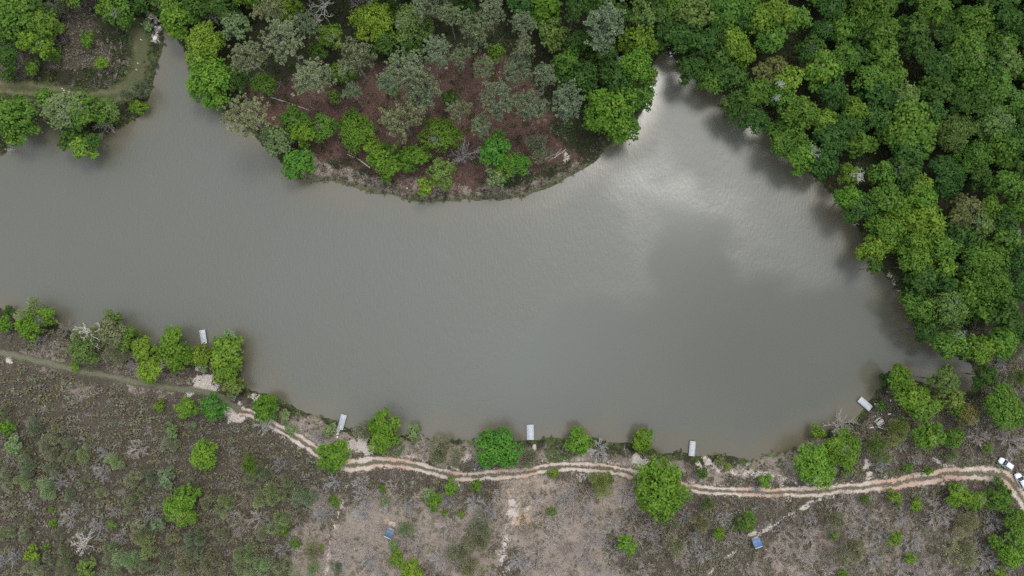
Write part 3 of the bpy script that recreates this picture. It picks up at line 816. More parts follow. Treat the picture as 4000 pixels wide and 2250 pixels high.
# kind: o broadleaf tree, s leafy bush, p pine, c feathery bush, b bare bush, t bare tree;  forest flag F = tall stand
TILES = {
 (1932, 0, 3, 3, 'F'): """o y 70 110 120;o m 220 150 105;o m 30 310 95;o d 470 60 105;o m 560 230 125;o d 430 240 95;o m 780 100 165;o d 690 240 110;o m 880 240 105;o d 1080 240 120;o m 1230 90 130;o d 1150 400 110;
o m 1560 170 135;o d 1740 60 120;o d 1800 170 95;o m 1480 380 165;o m 1750 350 110;o d 1890 270 85;o o 1780 490 110;o m 1500 560 160;o d 1270 520 130;o m 1700 640 120;o y 400 530 140;o m 560 440 100;o m 860 430 135;o d 680 420 75;
o m 750 600 110;o m 900 600 105;o o 1040 710 95;o d 800 740 125;o d 480 680 130;o y 150 610 120;o r 60 500 80;o m 120 740 110;o m 250 860 125;o y 640 830 110;o y 430 920 115;o d 810 900 105;o m 1060 980 200;o o 1390 1000 145;o d 1240 700 125;
o d 1600 780 140;o m 1830 770 125;o d 1890 900 90;o o 1700 960 150;o m 1550 1180 145;o m 1760 1130 125;o d 1890 1080 100;o m 150 1040 155;o b 270 1170 115;o d 480 1060 135;o m 680 1090 125;o d 420 1230 120;o y 620 1320 90;o m 860 1340 100;
o d 1010 1300 135;o d 1060 1170 125;o y 1110 1410 95;o d 1330 1330 140;o m 1800 1400 115;o d 1590 1330 95;o d 1900 1280 90;o d 330 380 90;t w 750 1290 75;t w 130 600 45;t k 100 700 35;o d 1340 250 100;o d 1640 520 90;o d 950 790 90;o d 1240 860 95;o d 590 960 85;o d 1450 780 95""",
 (1288, 0, 3, 3, 'F'): """p g 690 200 165;o o 1000 120 125;o y 940 320 135;o d 690 430 135;o m 410 480 105;o b 920 510 145;o d 560 570 115;o m 1040 570 75;o b 750 850 175;o m 985 740 105;o m 900 960 80;o o 300 250 120;o b 240 70 125;o d 70 40 90;
p g 80 180 90;p g 90 345 85;p g 40 530 105;p g 250 570 85;p g 140 790 115;p g 420 770 130;c g 190 1110 100;o v 50 1250 90;p d 480 40 110;o d 820 120 90;o d 660 60 100;o d 480 330 100;o d 780 620 110;o d 440 620 90;
o d 1060 40 105;o d 1170 230 115;o o 1370 110 140;o m 1220 60 90;o m 1600 110 130;o d 1560 250 110;o d 1330 260 115;o d 1460 320 110;o y 1670 310 115;o d 1560 440 115;o y 1740 420 110;o y 1880 150 115;o d 1360 520 105;o m 1510 610 95;o d 1650 560 115;
o d 1710 780 105;o d 1840 910 105;o m 1850 690 100;o r 1890 560 80;o m 1760 40 100;o d 1480 30 90;o d 1740 180 80""",
 (644, 0, 3, 3, 'I'): """p g 90 60 115;p g 200 300 150;p g 420 580 140;p g 740 440 140;p g 1120 520 140;p g 1360 390 110;p g 1290 640 110;p u 1460 110 80;p u 1640 210 150;p u 1540 430 80;p u 1720 510 80;p g 1820 750 130;p g 1530 830 90;p g 1100 900 155;p u 1230 740 110;
p u 385 180 90;p u 720 690 70;p g 1290 60 110;p g 1780 90 100;p g 1700 950 80;p u 1000 640 85;o b 200 60 125;o m 560 270 100;o y 890 160 145;o o 1180 190 140;o d 1000 340 130;o m 650 540 85;o m 60 640 90;o y 1810 400 75;o m 280 910 100;
o b 350 1000 110;o p 160 1060 115;o v 325 1240 120;o m 510 960 100;o b 750 990 140;o b 900 1130 95;o b 1000 1230 125;o b 1200 1175 105;o m 1400 1010 145;o o 1400 1300 110;o y 1290 1410 75;o v 1810 1130 115;o b 1890 1260 90;
o p 1810 1340 80;t w 500 40 130;b k 780 30 80;b k 1570 1170 120;o d 1180 370 80;o d 460 390 70;o d 1560 50 90;o d 1460 740 60;s m 1030 690 45;s o 590 730 55;o d 980 60 90;t w 950 570 70""",
 (0, 0, 3, 3, 'I'): """o m 110 130 165;o m 350 190 115;o b 225 305 95;o b 350 370 75;o m 880 60 130;o b 790 30 80;o d 70 440 90;o d 40 260 100;o d 270 60 90;c u 410 50 85;s b 660 300 68;s y 770 480 58;s m 245 510 75;o b 1340 150 135;o m 1310 40 110;o d 1480 60 120;o y 1540 320 140;
o b 1600 610 175;o y 1500 450 110;o p 1780 200 115;p g 1870 430 120;p g 1850 870 150;o m 80 890 165;o m 340 740 78;o p 500 830 145;o m 620 840 130;c g 310 840 90;s o 820 830 90;s b 1030 800 65;o y 600 1100 100;o d 500 1050 80;o d 690 1050 60;c u 1050 650 75;c u 960 700 60;
b k 770 930 110;t k 1150 110 90;t k 60 1115 50;t k 1610 140 90;o d 1680 60 110;o d 1190 20 90;o d 1720 560 80;o d 1050 20 90;s m 430 420 55;s d 70 560 60;o d 1790 620 90;s p 1120 190 40""",
 (0, 724.5, 3.912, 3.912, 'S'): """o b 30 360 90;c p 290 220 130;o b 270 400 140;o b 430 270 105;b n 620 420 100;t w 850 460 170;c p 890 480 140;o g 1075 440 150;o o 1090 310 105;o o 830 640 130;o m 1220 500 115;c g 1170 660 110;b k 1330 750 100;o y 1400 600 130;o b 1670 520 145;o b 1690 680 170;o y 1480 820 120;
s b 745 775 50;o p 2230 500 95;o y 1960 680 115;o p 1990 770 62;o y 2240 640 165;o y 2200 820 150;o b 2150 560 90;o o 2270 970 110;o b 1830 1180 120;o v 2090 1160 150;s y 1580 1160 62;o b 2590 1190 130;s p 1700 1410 80;s p 1910 1350 38;o b 60 1370 90;c u 40 1240 80;b k 370 520 70;c o 1330 470 70;s d 60 230 60""",
 (0, 1078.7, 3.912, 3.912, 'S'): """o p 140 165 90;o b 2025 250 142;s u 1640 480 92;s p 1695 380 28;o b 1740 800 125;o b 1830 690 120;o y 1800 860 120;s u 1565 925 80;t w 850 1100 130;b k 965 960 115;s y 345 1230 82;c u 660 1230 90;s o 1105 940 58;s y 530 925 42;s m 515 790 30;
b k 1010 430 105;b k 1360 200 115;b k 1140 800 85;b k 1500 840 90;b k 720 430 65;s y 1400 1310 58;c u 1930 1080 135;c p 1450 1130 110;c p 1280 1270 120;c u 1110 1190 90;s o 860 1360 95;c p 2230 720 110;b n 2430 690 115;b n 2370 950 135;c p 2420 1240 145;c g 2090 1310 140;c g 1830 1310 110;
c m 2480 350 100;s m 1350 650 36;b k 1040 240 80;c g 1700 150 80;c g 700 290 80;c g 510 390 70;c g 1420 1330 100;b k 40 1300 60;b k 60 750 60;c g 250 220 70;c g 1010 620 60;c g 300 890 60;s m 470 1150 40;c g 1120 1420 80""",
 (644, 966, 3, 3, 'S'): """o b 70 160 92;s p 215 240 52;s p 262 345 48;b w 75 310 85;s p 555 350 58;b k 480 410 75;o b 580 545 118;c g 820 340 85;o b 975 330 135;o b 930 440 85;c g 1010 420 60;s p 1180 365 68;c g 1400 510 130;o v 1835 495 168;o b 1350 880 68;o b 1470 780 66;o b 1660 760 60;
s p 1295 830 52;c p 120 830 110;c u 265 765 72;c u 385 850 88;c p 190 1040 80;s m 600 880 45;s p 970 890 36;c p 1130 1090 58;c g 1690 1070 100;c g 1530 1240 90;c g 1620 1370 105;c g 1690 1180 85;o y 1060 1310 70;o y 1170 1405 85;s p 1040 1215 45;c p 430 1390 52;c u 220 1390 85;c p 50 1380 85;c u 610 1380 45;
s m 300 1200 42;s y 495 1225 24;c m 210 1090 55;b k 830 860 105;b k 590 740 75;b w 980 970 65;b k 935 1080 75;b k 1160 930 75;b w 1640 900 70;b w 1240 1150 62;b k 500 990 80;b k 1460 1090 80;b k 180 620 70;b k 1830 840 60;c u 30 690 80;b k 1270 470 70;b k 790 750 70;b k 660 1300 80;b k 860 1330 80;b k 1380 1320 80;
s b 1420 970 26;s b 1550 980 26;s m 960 790 35;b k 1020 780 60;b k 1680 610 60;b k 640 620 50;b k 1230 1260 60;s y 750 1170 12;s y 460 1145 12""",
 (1288, 966, 3, 3, 'S'): """o b 515 440 105;o b 1000 425 88;c g 115 560 100;s y 312 670 45;s o 740 710 42;o b 1110 790 185;o b 1010 880 90;o o 1310 850 62;o b 868 1208 78;c g 1178 1010 66;c g 1430 1060 76;o b 1560 1130 56;c g 1222 1220 80;o m 1775 1040 75;s m 1680 1080 24;o d 1432 670 46;s y 1634 622 26;s r 1575 590 48;o b 1915 735 62;
s o 300 960 40;b w 330 1050 95;b k 780 1060 85;b k 610 1160 100;b k 180 1290 115;b k 860 830 85;b w 660 510 110;b k 640 1390 80;b k 310 1390 85;b k 1600 1010 65;b k 1060 1130 70;b k 1250 620 45;b k 100 1110 70;b k 560 960 80;b k 470 800 70;b k 200 860 70;b k 1440 1290 70;b k 1330 1260 60;c o 660 740 90;b k 30 640 60;b k 540 1290 80;
b k 1850 800 60;b k 1160 590 40;c o 1480 900 60;b k 400 1250 80;b k 760 1270 70;b w 280 1190 60;b k 60 1340 80""",
 (1932, 966, 3, 3, 'S'): """b w 560 320 115;o b 395 365 58;o b 560 490 150;o b 355 620 142;c o 820 460 105;c o 980 350 92;o b 1085 100 125;o y 1100 170 80;o m 1200 180 105;o o 1390 110 100;o r 1510 240 85;o m 1430 190 60;o b 1210 400 115;o m 1400 400 92;o m 1780 170 150;o d 1890 230 90;s o 1650 480 48;b k 1590 400 85;b k 1850 440 115;s m 860 165 40;s b 1215 650 36;s y 952 840 50;
s b 985 905 22;s m 740 870 32;s b 1115 910 50;o b 1430 830 92;o y 1560 870 88;o m 1740 870 92;o m 1860 1020 95;o m 1890 1140 95;o b 1840 1290 95;o m 1715 1190 60;o y 955 1160 66;s b 500 1145 42;c g 510 1030 85;c g 1480 1060 92;c g 640 1250 112;c g 1440 1270 122;s y 1075 1310 45;s m 600 1350 26;s b 570 1440 40;s y 1750 1420 50;b k 600 905 120;
b k 1285 980 130;b k 305 1120 95;b k 1710 1040 85;b k 280 1300 105;b k 60 1300 95;b k 1090 1200 80;b k 1640 1330 105;b k 1010 1400 85;b k 1125 560 55;b k 850 620 70;b k 1010 460 50;b k 1000 1020 60;b k 830 1120 70;b k 1180 1390 60;b k 800 1320 60;s o 1735 742 44;s m 1050 640 40;b k 1760 380 60;b n 90 880 60;s o 590 640 55;c u 1390 540 50;s y 1260 990 20""",
 (1932, 483, 3, 3, 'F'): """o b 640 40 105;o d 690 110 105;o m 870 50 120;o b 1140 50 110;o b 960 140 120;o y 900 270 145;o y 1180 230 130;o y 800 430 120;o y 1080 420 150;o m 1280 410 115;o y 1310 570 100;o m 1095 555 95;o d 1160 650 115;o r 1470 150 120;o m 1640 130 110;o o 1600 250 100;o d 1760 250 100;o m 1850 160 125;o d 1450 330 120;o m 1770 370 125;
o m 1620 530 155;o m 1490 760 130;o m 1680 690 145;o d 1870 720 120;o m 1140 870 125;o o 1350 890 150;o m 1580 860 135;o d 1760 940 130;o d 1200 1040 100;o m 1420 1150 135;o y 1600 1200 100;o b 1780 1130 110;o d 1890 1060 95;o b 1010 1400 85;o o 1350 1430 95;s d 920 1420 60;o d 1870 520 95;c g 1890 1200 80;b k 1750 1290 70;
o d 1330 690 80;o d 1480 560 70;c o 1890 1400 70;o d 1660 1390 90;o d 820 570 60""",
}

ALL = []
for (ox, oy, sx, sy, stand), txt in TILES.items():
    for rec in txt.replace("\n", "").split(";"):
        k, tone, x, y, r = rec.split()
        ALL.append(dict(k=k, tone=tone, x=ox + float(x) / sx, y=oy + float(y) / sy, r=float(r) / sx, stand=stand))
hr = random.Random(21)
for row_ in range(12):
    for kx in range(13):
        bx = 20 + kx * 62 + (row_ % 2) * 30 + hr.uniform(-22, 22); by = 1080 + row_ * 32 - kx * 2 + hr.uniform(-10, 10)
        if bx > 150 + (by - 1040) * 2.0 or by > 1460: continue
        if any(math.hypot(bx - q['x'], by - q['y']) < 0.75 * q['r'] + 16 for q in ALL): continue
        ALL.append(dict(k=hr.choice('cccb'), tone=hr.choice('ggpug'), x=bx, y=by, r=hr.uniform(14, 25), stand='S'))
        if ALL[-1]['k'] == 'b': ALL[-1]['tone'] = 'k'
mk = PX(T_MAIN, .9); mk_b = [(q_[0], q_[1]) for q_ in T_MAIN]
def near_line(bx, by, pts, r):
    return any(float(seg_dist(np.array([bx]), np.array([by]), pts[i], pts[i + 1])[0]) < r for i in range(len(pts) - 1))
for row_ in range(6):
    for kx in range(30):
        bx = 560 + kx * 68 + (row_ % 2) * 34 + hr.uniform(-24, 24); by = 1205 + row_ * 46 + hr.uniform(-16, 16)
        if bx > 2570 or (bx < 860 and by < 1290 - (bx - 560) * .2): continue
        if near_line(bx, by, T_MAIN, 38) or near_line(bx, by, T_HUT, 22) or near_line(bx, by, T_HUT2, 22) or near_line(bx, by, T_PALE, 24) or near_line(bx, by, T_WEST, 18): continue
        if min(math.hypot(bx - 979, by - 1342), math.hypot(bx - 1905, by - 1366)) < 40: continue
        if any(math.hypot(bx - q['x'], by - q['y']) < 0.7 * q['r'] + 12 for q in ALL): continue
        ALL.append(dict(k='b', tone=hr.choice('kkkkn'), x=bx, y=by, r=hr.uniform(17, 32), stand='S'))
# the same woods go on a little beyond the frame
BEY = []
br = random.Random(3)
for x in range(-130, 2760, 62):
    for y in (-45, -105, -165):
        if 395 < x < 450: continue
        BEY.append((x + br.uniform(-16, 16), y + br.uniform(-14, 14), 'F' if x > 1700 else 'I'))
for y in range(-10, 960, 62):
    for x in (2612, 2675, 2740):
        BEY.append((x + br.uniform(-14, 14), y + br.uniform(-14, 14), 'F'))
BEY = [b for b in BEY if not (-60 < b[0] < 2630 and b[1] < -150)][:120]

# ---------------------------------------------------------------- labels: what it looks like and what it stands beside
LM = [("jetty with the narrow gangway", 511, 848), ("jetty by the pale steps", 860, 1062), ("jetty beside the green lawn", 1333, 1087), ("jetty north of the biggest round tree", 1741, 1128), ("slanting eastern jetty", 2175, 1016),
 ("white car on the grass verge", 2526, 1165), ("white car on the track bend", 2562, 1208), ("western blue-roofed hut", 979, 1342), ("eastern blue-roofed hut", 1905, 1366), ("dark picnic table", 587, 996),
 ("grey table by the big tree", 1702, 1188), ("picnic table by the white branch", 2210, 1061), ("whitest dead tree on the west shore", 365, 845), ("round lid in the grass", 1879, 1170),
 ("curved mown path", 320, 190), ("white rocky streak", 392, 85), ("log across the north inlet", 1675, 140), ("pale fallen branches on the headland", 1400, 385), ("short fallen log on the headland", 900, 405),
 ("long fallen trunk on the headland", 730, 260), ("grey bare bank of the east shore", 2260, 715), ("white ladder on the east shore", 2149, 565), ("sandy glade on the west shore", 515, 950), ("sand patch by the dark table", 590, 1040),
 ("white sand clearing", 910, 1122), ("pale sandy slope", 1287, 1285), ("bend of the sandy track", 2500, 1192), ("fork of the hut path", 2085, 1240), ("mouth of the western inlet", 440, 200), ("eastern corner of the lake", 2440, 960),
 ("headland's southern tip", 1075, 508), ("west end of the sandy track", 640, 1045), ("north-west corner of the view", 0, 0), ("north-east corner of the view", 2576, 0), ("south-west corner of the view", 0, 1449), ("south-east corner of the view", 2576, 1449),
 ("middle of the northern edge", 1288, 0), ("middle of the southern edge", 1288, 1449), ("western edge above the lake", 0, 380), ("western edge below the lake", 0, 850), ("middle of the eastern edge", 2576, 724),
 ("head of the north inlet", 1690, 120), ("rough heath rows", 150, 1200)]
DIRS = ["east", "south-east", "south", "south-west", "west", "north-west", "north", "north-east"]
NOUN = {'o': ("tree", "broadleaf tree"), 's': ("bush", "leafy bush"), 'p': ("tree", "pine"), 'c': ("bush", "feathery bush"), 'b': ("bush", "bare bush"), 't': ("tree", "leafless tree")}
NAME = {'o': "broadleaf_tree", 's': "leafy_bush", 'p': "pine_tree", 'c': "feathery_bush", 'b': "bare_bush", 't': "bare_tree"}
GROUP = {'o': "broadleaf trees round the lake", 's': "small leafy bushes", 'p': "pines of the headland", 'c': "feathery grey-green bushes", 'b': "leafless bushes on the dry heath", 't': "leafless trees"}
used = set()
def rel(a, lm):
    dx, dy = a['x'] - lm[1], a['y'] - lm[2]
    d = math.hypot(dx, dy)
    s = DIRS[int(round(math.degrees(math.atan2(dy, dx)) / 45.0)) % 8]
    return d, (f"just {s} of the {lm[0]}" if d < 75 else f"{s} of the {lm[0]}" if d < 230 else f"far {s} of the {lm[0]}")
def label_for(a):
    size = "broad " if a['r'] > 46 else "small " if a['r'] < 24 else ""
    base = f"{size}{TONE[a['tone']][1]} {NOUN[a['k']][1]}"
    rs = sorted((rel(a, lm) + (lm,) for lm in LM), key=lambda t: t[0])[:7]
    c1 = [f"{base} {r[1]}" for r in rs[:3]]
    c2 = [f"{base} {rs[i][1]} and {rs[j][1]}" for i in range(4) for j in range(i + 1, 6)]
    c2 = [c for c in c2 if len(c.replace("-", " ").split()) <= 17 and len(c.split()) <= 16]
    for c in c1[:1] + c2 + c1[1:]:
        if c not in used:
            used.add(c); return c
    for o in ("second ", "third ", "fourth ", "fifth "):
        c = o + c1[0]
        if c not in used and len(c.split()) <= 16:
            used.add(c); return c
    return c1[0]
for a in sorted(ALL, key=lambda t: -t['r']):
    a['label'] = label_for(a)

SPECIAL = {}
first_of = {}
def place_plant(a, far=False):
    k, stand = a['k'], a['stand']
    rg = random.Random(int(a['x'] * 7 + a['y'] * 131 + a['r']))
    r0 = a['r'] * mpp(3)
    if k == 'o':
        h = {'F': 8.6 + r0 * 0.55, 'I': 5.5 + r0 * 0.9, 'S': 1.2 + r0 * 1.75}[stand] * rg.uniform(0.9, 1.12)
        zs = r0 * {'F': 1.15, 'I': 1.0, 'S': 0.95}[stand]
    elif k == 'p':
        h = (15.0 + r0 * 0.9) * rg.uniform(0.8, 1.1); zs = r0 * 0.72
    elif k == 's': h = 0.5 + r0 * 1.5; zs = r0 * 0.95
    elif k == 'c': h = (0.8 + r0 * 1.5) if stand == 'S' else 3 + r0; zs = r0 * 0.9
    elif k == 'b': h = 0.1; zs = 0
    else: h = 4.0 if stand == 'S' else 6.0; zs = 0
    zc = max(h - zs * 0.75, zs * 0.45)
    if k == 'b': zc = r0 * 0.45
    if k == 't': zc = {'S': r0 * 1.35, 'I': r0 * 1.4, 'F': 14.0}[stand]
    gx_, gy_ = P(a['x'], a['y'], 0.8 + zc)
    r = a['r'] * mpp(0.8 + zc)
    z0 = gz(gx_, gy_)
    if z0 < 0.0:
        z0 = -0.1
    root = link(NAME[k], None, loc=(gx_, gy_, z0), rot=(0, 0, rg.uniform(0, 6.28)))
    root.empty_display_size = 0.5
    if 'label' in a:
        tag(root, a['label'], NOUN[k][0], GROUP[k])
    colr = np.array(TONE[a['tone']][0])
    if stand == 'F': colr = colr * np.array([0.86, 0.92, 0.95])
    if k == 'c': colr = colr * np.array([1.22, 1.10, 1.16])
    jit = rg.uniform(0.88, 1.14)
    hue = rg.uniform(-0.08, 0.08)
    colr = np.clip(colr * jit * np.array([1 + hue, 1, 1 - hue]), 0, 1)
    fs = 1.10 if stand != 'S' else 1.02
    if k in 'os':
        pr = CR_S if r < 2.6 else CR_M if r < 4.4 else CR_L
        cr = link("foliage" if k == 's' else "crown", rg.choice(pr), root, (0, 0, zc), rot=(rg.uniform(-.16, .16), rg.uniform(-.16, .16), 0), scale=(r * fs * rg.uniform(.86, 1.14), r * fs * rg.uniform(.86, 1.14), zs * rg.uniform(.95, 1.3)))
        if k == 'o' and (rg.random() < (.18 if stand != 'S' else .15)) and r > 2.2:
            dl = link('dead_limbs', rg.choice(BT), root, (r * rg.uniform(-.4, .4), r * rg.uniform(-.4, .4), zc + zs * .25), scale=(r * .55, r * .55, r * .5)); dl.color = (.30, .285, .26, 1)
        tr = link("stem" if k == 's' else "trunk", rg.choice(TR_B), root, scale=(r * (0.8 if stand != 'S' else 0.9), r * (0.8 if stand != 'S' else 0.9), zc))
    elif k == 'p':
        cr = link("crown", rg.choice(CR_P), root, (0, 0, zc), scale=(r * 1.12, r * 1.12, zs * 1.1))
        tr = link("trunk", rg.choice(TR_P), root, scale=(r * 0.85, r * 0.85, zc))
    elif k == 'c':
        cr = link("foliage", rg.choice(CR_C), root, (0, 0, zc), scale=(r * 1.2, r * 1.2, zs * 1.05))
        tr = link("stem", rg.choice(TR_B), root, scale=(r * 0.5, r * 0.5, zc))
    else:
        big = k == 't'
        cr = link("branches", rg.choice(BT if big else BB), root, (0, 0, zc * (0.75 if big else 0.0)), scale=(r, r, r * 0.85))
        if big:
            tr = link("trunk", BT_TRUNK, root, scale=(r, r, zc * 0.8)); tr.color = (*colr, 1)
    cr.color = (*colr, 1)
    return root, r

mb = MB(); mb.tube([[0, 0, -0.3], [0.02, 0, 0.5], [0, 0.01, 1.0]], [0.06, 0.045, 0.036], 7)
BT_TRUNK = mb.mesh("trunk", M_bare, smooth=True)
PLANTS = []
for a in ALL:
    root, r = place_plant(a)
    PLANTS.append((root.location.x, root.location.y, r, a['k']))
for x, y, st in BEY:
    t = rnd.choice("mmddbo")
    a = dict(k='p' if (st == 'I' and rnd.random() < .35 and x > 600) else 'o', tone=t, x=x, y=y, r=rnd.uniform(36, 50), stand=st)
    if a['k'] == 'p': a['tone'] = 'g'
    if shore_sd(np.array([P(x, y, 0)[0]]), np.array([P(x, y, 0)[1]]))[0] < 1: continue
    a['label'] = label_for(a)
    place_plant(a)
#EOF_PART2
# ------------------------------------------------------------------ ground cover nobody could count
def scatter(n, box, seed):
    rg = np.random.default_rng(seed)
    (x0, y0), (x1, y1) = box
    x = rg.uniform(x0, x1, n); y = rg.uniform(y0, y1, n)
    return x, y, rg
BOT = ((-150, -85), (150, 5)); FULL = ((-150, -92), (150, 95))
def thin(x, y, keep):
    return x[keep], y[keep]
def cover_mesh(name, x, y, rg, per, rad, hgt, leaf, cols, up=0.6, blade=False, z_off=0.0):
    """per leaves on each plant; cols (n,3)"""
    n = len(x)
    d = shore_sd(x, y); z = gz_from(d, x, y) + z_off
    rad = np.broadcast_to(rad, (n,)); hgt = np.broadcast_to(hgt, (n,))
    u = rg.normal(size=(n, per, 3)); u[..., 2] = np.abs(u[..., 2])
    u /= np.linalg.norm(u, axis=2)[..., None]
    if blade:
        base = np.stack([x, y, z], 1)[:, None, :] + u * np.array([.1, .1, 0]) * rad[:, None, None]
        tip = base + u * np.stack([rad, rad, hgt], 1)[:, None, :] * rg.uniform(0.6, 1.1, (n, per, 1))
        w = np.cross(u, rg.normal(size=u.shape)); w /= np.linalg.norm(w, axis=2)[..., None] + 1e-9
        V = np.stack([base - w * leaf, base + w * leaf, tip], 2).reshape(-1, 3)
        F = np.arange(n * per * 3).reshape(-1, 3); kk = 3
    else:
        C = np.stack([x, y, z], 1)[:, None, :] + u * np.stack([rad, rad, hgt], 1)[:, None, :] * rg.uniform(0.55, 1.05, (n, per, 1))
        Nn = u + np.array([0, 0, up]) + rg.normal(size=u.shape) * 0.45
        V = leaf_cards(C.reshape(-1, 3), Nn.reshape(-1, 3), (np.broadcast_to(leaf, (n,))[:, None] * rg.uniform(.7, 1.3, (n, per))).ravel(), rg)
        F = quad_idx(n * per); kk = 4
    cc = np.repeat(cols, per * kk, 0) * np.repeat(rg.uniform(0.8, 1.2, n * per), kk)[:, None]
    me = mesh_np(name, V, [F], M_plant, col=np.clip(cc, 0, 1))
    return tag(link(name, me), kind="stuff")

def on_track(x, y):
    return np.minimum(line_dist(x, y, L_MAIN) - 1.9, np.minimum(line_dist(x, y, L_GRASS) - 1.9, line_dist(x, y, L_BEND) - 2.3))

def pick(rg, n, pal):
    pal = np.array(pal); k = rg.integers(0, len(pal), n)
    return pal[k]

# heather and gorse of the heath, planted in rows to the south-west
x, y, rg = scatter(120000, ((-150, -92), (150, 95)), 51)
q_ = (y < 8) | ((x < -80) & (y > 45))
x, y = x[q_], y[q_]
d = shore_sd(x, y); w = ground_weights(x, y, d)
a_ = R(8); row = np.sin((-x * math.sin(a_) + y * math.cos(a_)) * 2 * math.pi / 2.7 + fbm(x, y, .05, 5) * 2.2)
sw_ = (x < -45) & (y < 0)
inrow = np.where(sw_, 0.03 + 1.15 * sstep(0.0, 0.5, row), 0.75)
clump = sstep(0.36, 0.56, fbm(x, y, 0.45, 61, 3))
keep = (d > 1.2) & (on_track(x, y) > 0.1) & (w['sand'] < 0.42) & (rg.random(len(x)) < w['heath'] * inrow * np.where(sw_, 0.75 + 0.25 * clump, 0.30 + 0.70 * clump) * (1 - 0.8 * w['dry']) * 0.85)
x, y = thin(x, y, keep)
pal = np.array([(.13,.115,.055),(.10,.085,.055),(.16,.135,.055),(.15,.115,.075),(.10,.115,.06),(.19,.17,.115),(.21,.18,.165),(.15,.17,.10),(.17,.155,.06),(.13,.115,.10),(.20,.225,.15)])
pal = pal * 0.5 + np.array([.130, .115, .075]) * 0.5
# one kind of shrub tends to stand with its own kind
pk = (fbm(x, y, .22, 63, 2) * 26 + rg.normal(size=len(x)) * 1.6).astype(int) % len(pal)
sz = rg.uniform(.35, .75, len(x)) + rg.random(len(x)) ** 4 * .9
sz = np.where((x < -45) & (y < 0), sz * 1.15 + .08, sz)
print("heath", len(x))
cover_mesh("heath_shrubs", x, y, rg, 17, sz * .95, sz * 1.2, 0.15 + sz * .17, pal[pk] * 1.22)

# wiry dead bracken and brush on the dry ground
x, y, rg = scatter(94000, ((-150, -92), (150, 95)), 52)
d = shore_sd(x, y); w = ground_weights(x, y, d)
row2 = np.sin((-x * math.sin(a_) + y * math.cos(a_)) * 2 * math.pi / 2.7 + fbm(x, y, .05, 5) * 2.2)
keep = (d > 1.5) & (on_track(x, y) > 0.2) & (w['sand'] < 0.5) & ((row2 > -.1) | (x > -50) | (y > 0)) & (rg.random(len(x)) < np.maximum(w['dry'] * 0.62, np.maximum(w['heath'] * np.where(x > 20, .42, .22), w['red'] * .42)))
x, y = thin(x, y, keep); w = ground_weights(x, y, shore_sd(x, y))
print("brush", len(x))
pal = [(.41,.35,.30),(.36,.32,.285),(.51,.46,.41),(.37,.305,.245),(.32,.275,.245),(.44,.38,.32)]
cols = pick(rg, len(x), pal)
cols = np.where((w['red'] > .4)[:, None], cols * np.array([.68, .47, .40]), cols)
sz = rg.uniform(.5, 1.1, len(x)) + rg.random(len(x)) ** 3 * 1.2
cover_mesh("dry_brush", x, y, rg, 16, sz, sz * .8, 0.035, cols, blade=True)

# grass tufts everywhere in the open
x, y, rg = scatter(90000, FULL, 53)
d = shore_sd(x, y); w = ground_weights(x, y, d)
keep = (d > 0.1) & (on_track(x, y) > -0.35) & (rg.random(len(x)) < np.where(w['sand'] > .5, .35, 1) * np.clip(w['green'] * 0.9 + w['dry'] * 0.35 + .06 + w['heath'] * .12, 0, .9))
x, y = thin(x, y, keep); d = shore_sd(x, y); w = ground_weights(x, y, d)
print("grass", len(x))
green = pick(rg, len(x), [(.10,.145,.045),(.125,.15,.06),(.075,.12,.035),(.15,.155,.075)])
tan = pick(rg, len(x), [(.24,.20,.125),(.28,.22,.15),(.20,.175,.095),(.32,.26,.19),(.17,.16,.08)])
cols = np.where((w['green'] * rg.uniform(.6, 1.4, len(x)) > .4)[:, None], green, tan)
sz = rg.uniform(.22, .5, len(x))
cover_mesh("grass_tufts", x, y, rg, 8, sz, sz * .9, 0.05, cols, blade=True)

# sedge and bramble along the water's edge
x, y, rg = scatter(60000, FULL, 54)
d = shore_sd(x, y)
keep = (d > -0.5) & (d < 2.4) & (rg.random(len(x)) < np.where(fbm(x, y, .3, 77) > .42, .85, .3))
jet = np.min([np.hypot(x - P(a, b, .5)[0], y - P(a, b, .5)[1]) for a, b in ((511,848),(513,872),(860,1062),(856,1082),(1333,1087),(1741,1128),(2175,1016),(2188,1030))], axis=0)
keep &= jet > 2.0
x, y = thin(x, y, keep)
print("sedge", len(x))
sz = rg.uniform(.3, .75, len(x))
sedge_c = pick(rg, len(x), [(.055,.07,.028),(.075,.085,.035),(.09,.085,.05),(.05,.075,.03),(.11,.10,.065),(.065,.055,.04)])
hx0, hy0 = P(740, 470, 0); hx1, hy1 = P(1520, 380, 0)
taw = (x > hx0) & (x < hx1) & (y > P(0, 520, 0)[1])
sedge_c = np.where(taw[:, None], pick(rg, len(x), [(.17,.14,.09),(.13,.11,.075),(.10,.095,.05),(.20,.165,.12),(.12,.13,.06)]), sedge_c)
cover_mesh("shore_sedge", x, y, rg, 16, sz * .8, sz * .9, 0.2, sedge_c)

# undergrowth below the trees
x, y, rg = scatter(26000, ((-150, -10), (150, 92)), 55)
d = shore_sd(x, y); w = ground_weights(x, y, d)
open_ = np.maximum(w['dry'], np.maximum(w['heath'], w['green']))
keep = (d > 1.0) & (on_track(x, y) > .5) & (open_ < .35) & (rg.random(len(x)) < np.where(w['red'] > .4, .15, .5))
x, y = thin(x, y, keep)
print("under", len(x))
sz = rg.uniform(.5, 1.3, len(x))
cover_mesh("forest_undergrowth", x, y, rg, 12, sz, sz * .8, .22 + sz * .14, pick(rg, len(x), [(.04,.07,.02),(.05,.085,.022),(.06,.08,.03),(.035,.055,.02),(.075,.10,.03),(.06,.045,.03)]))

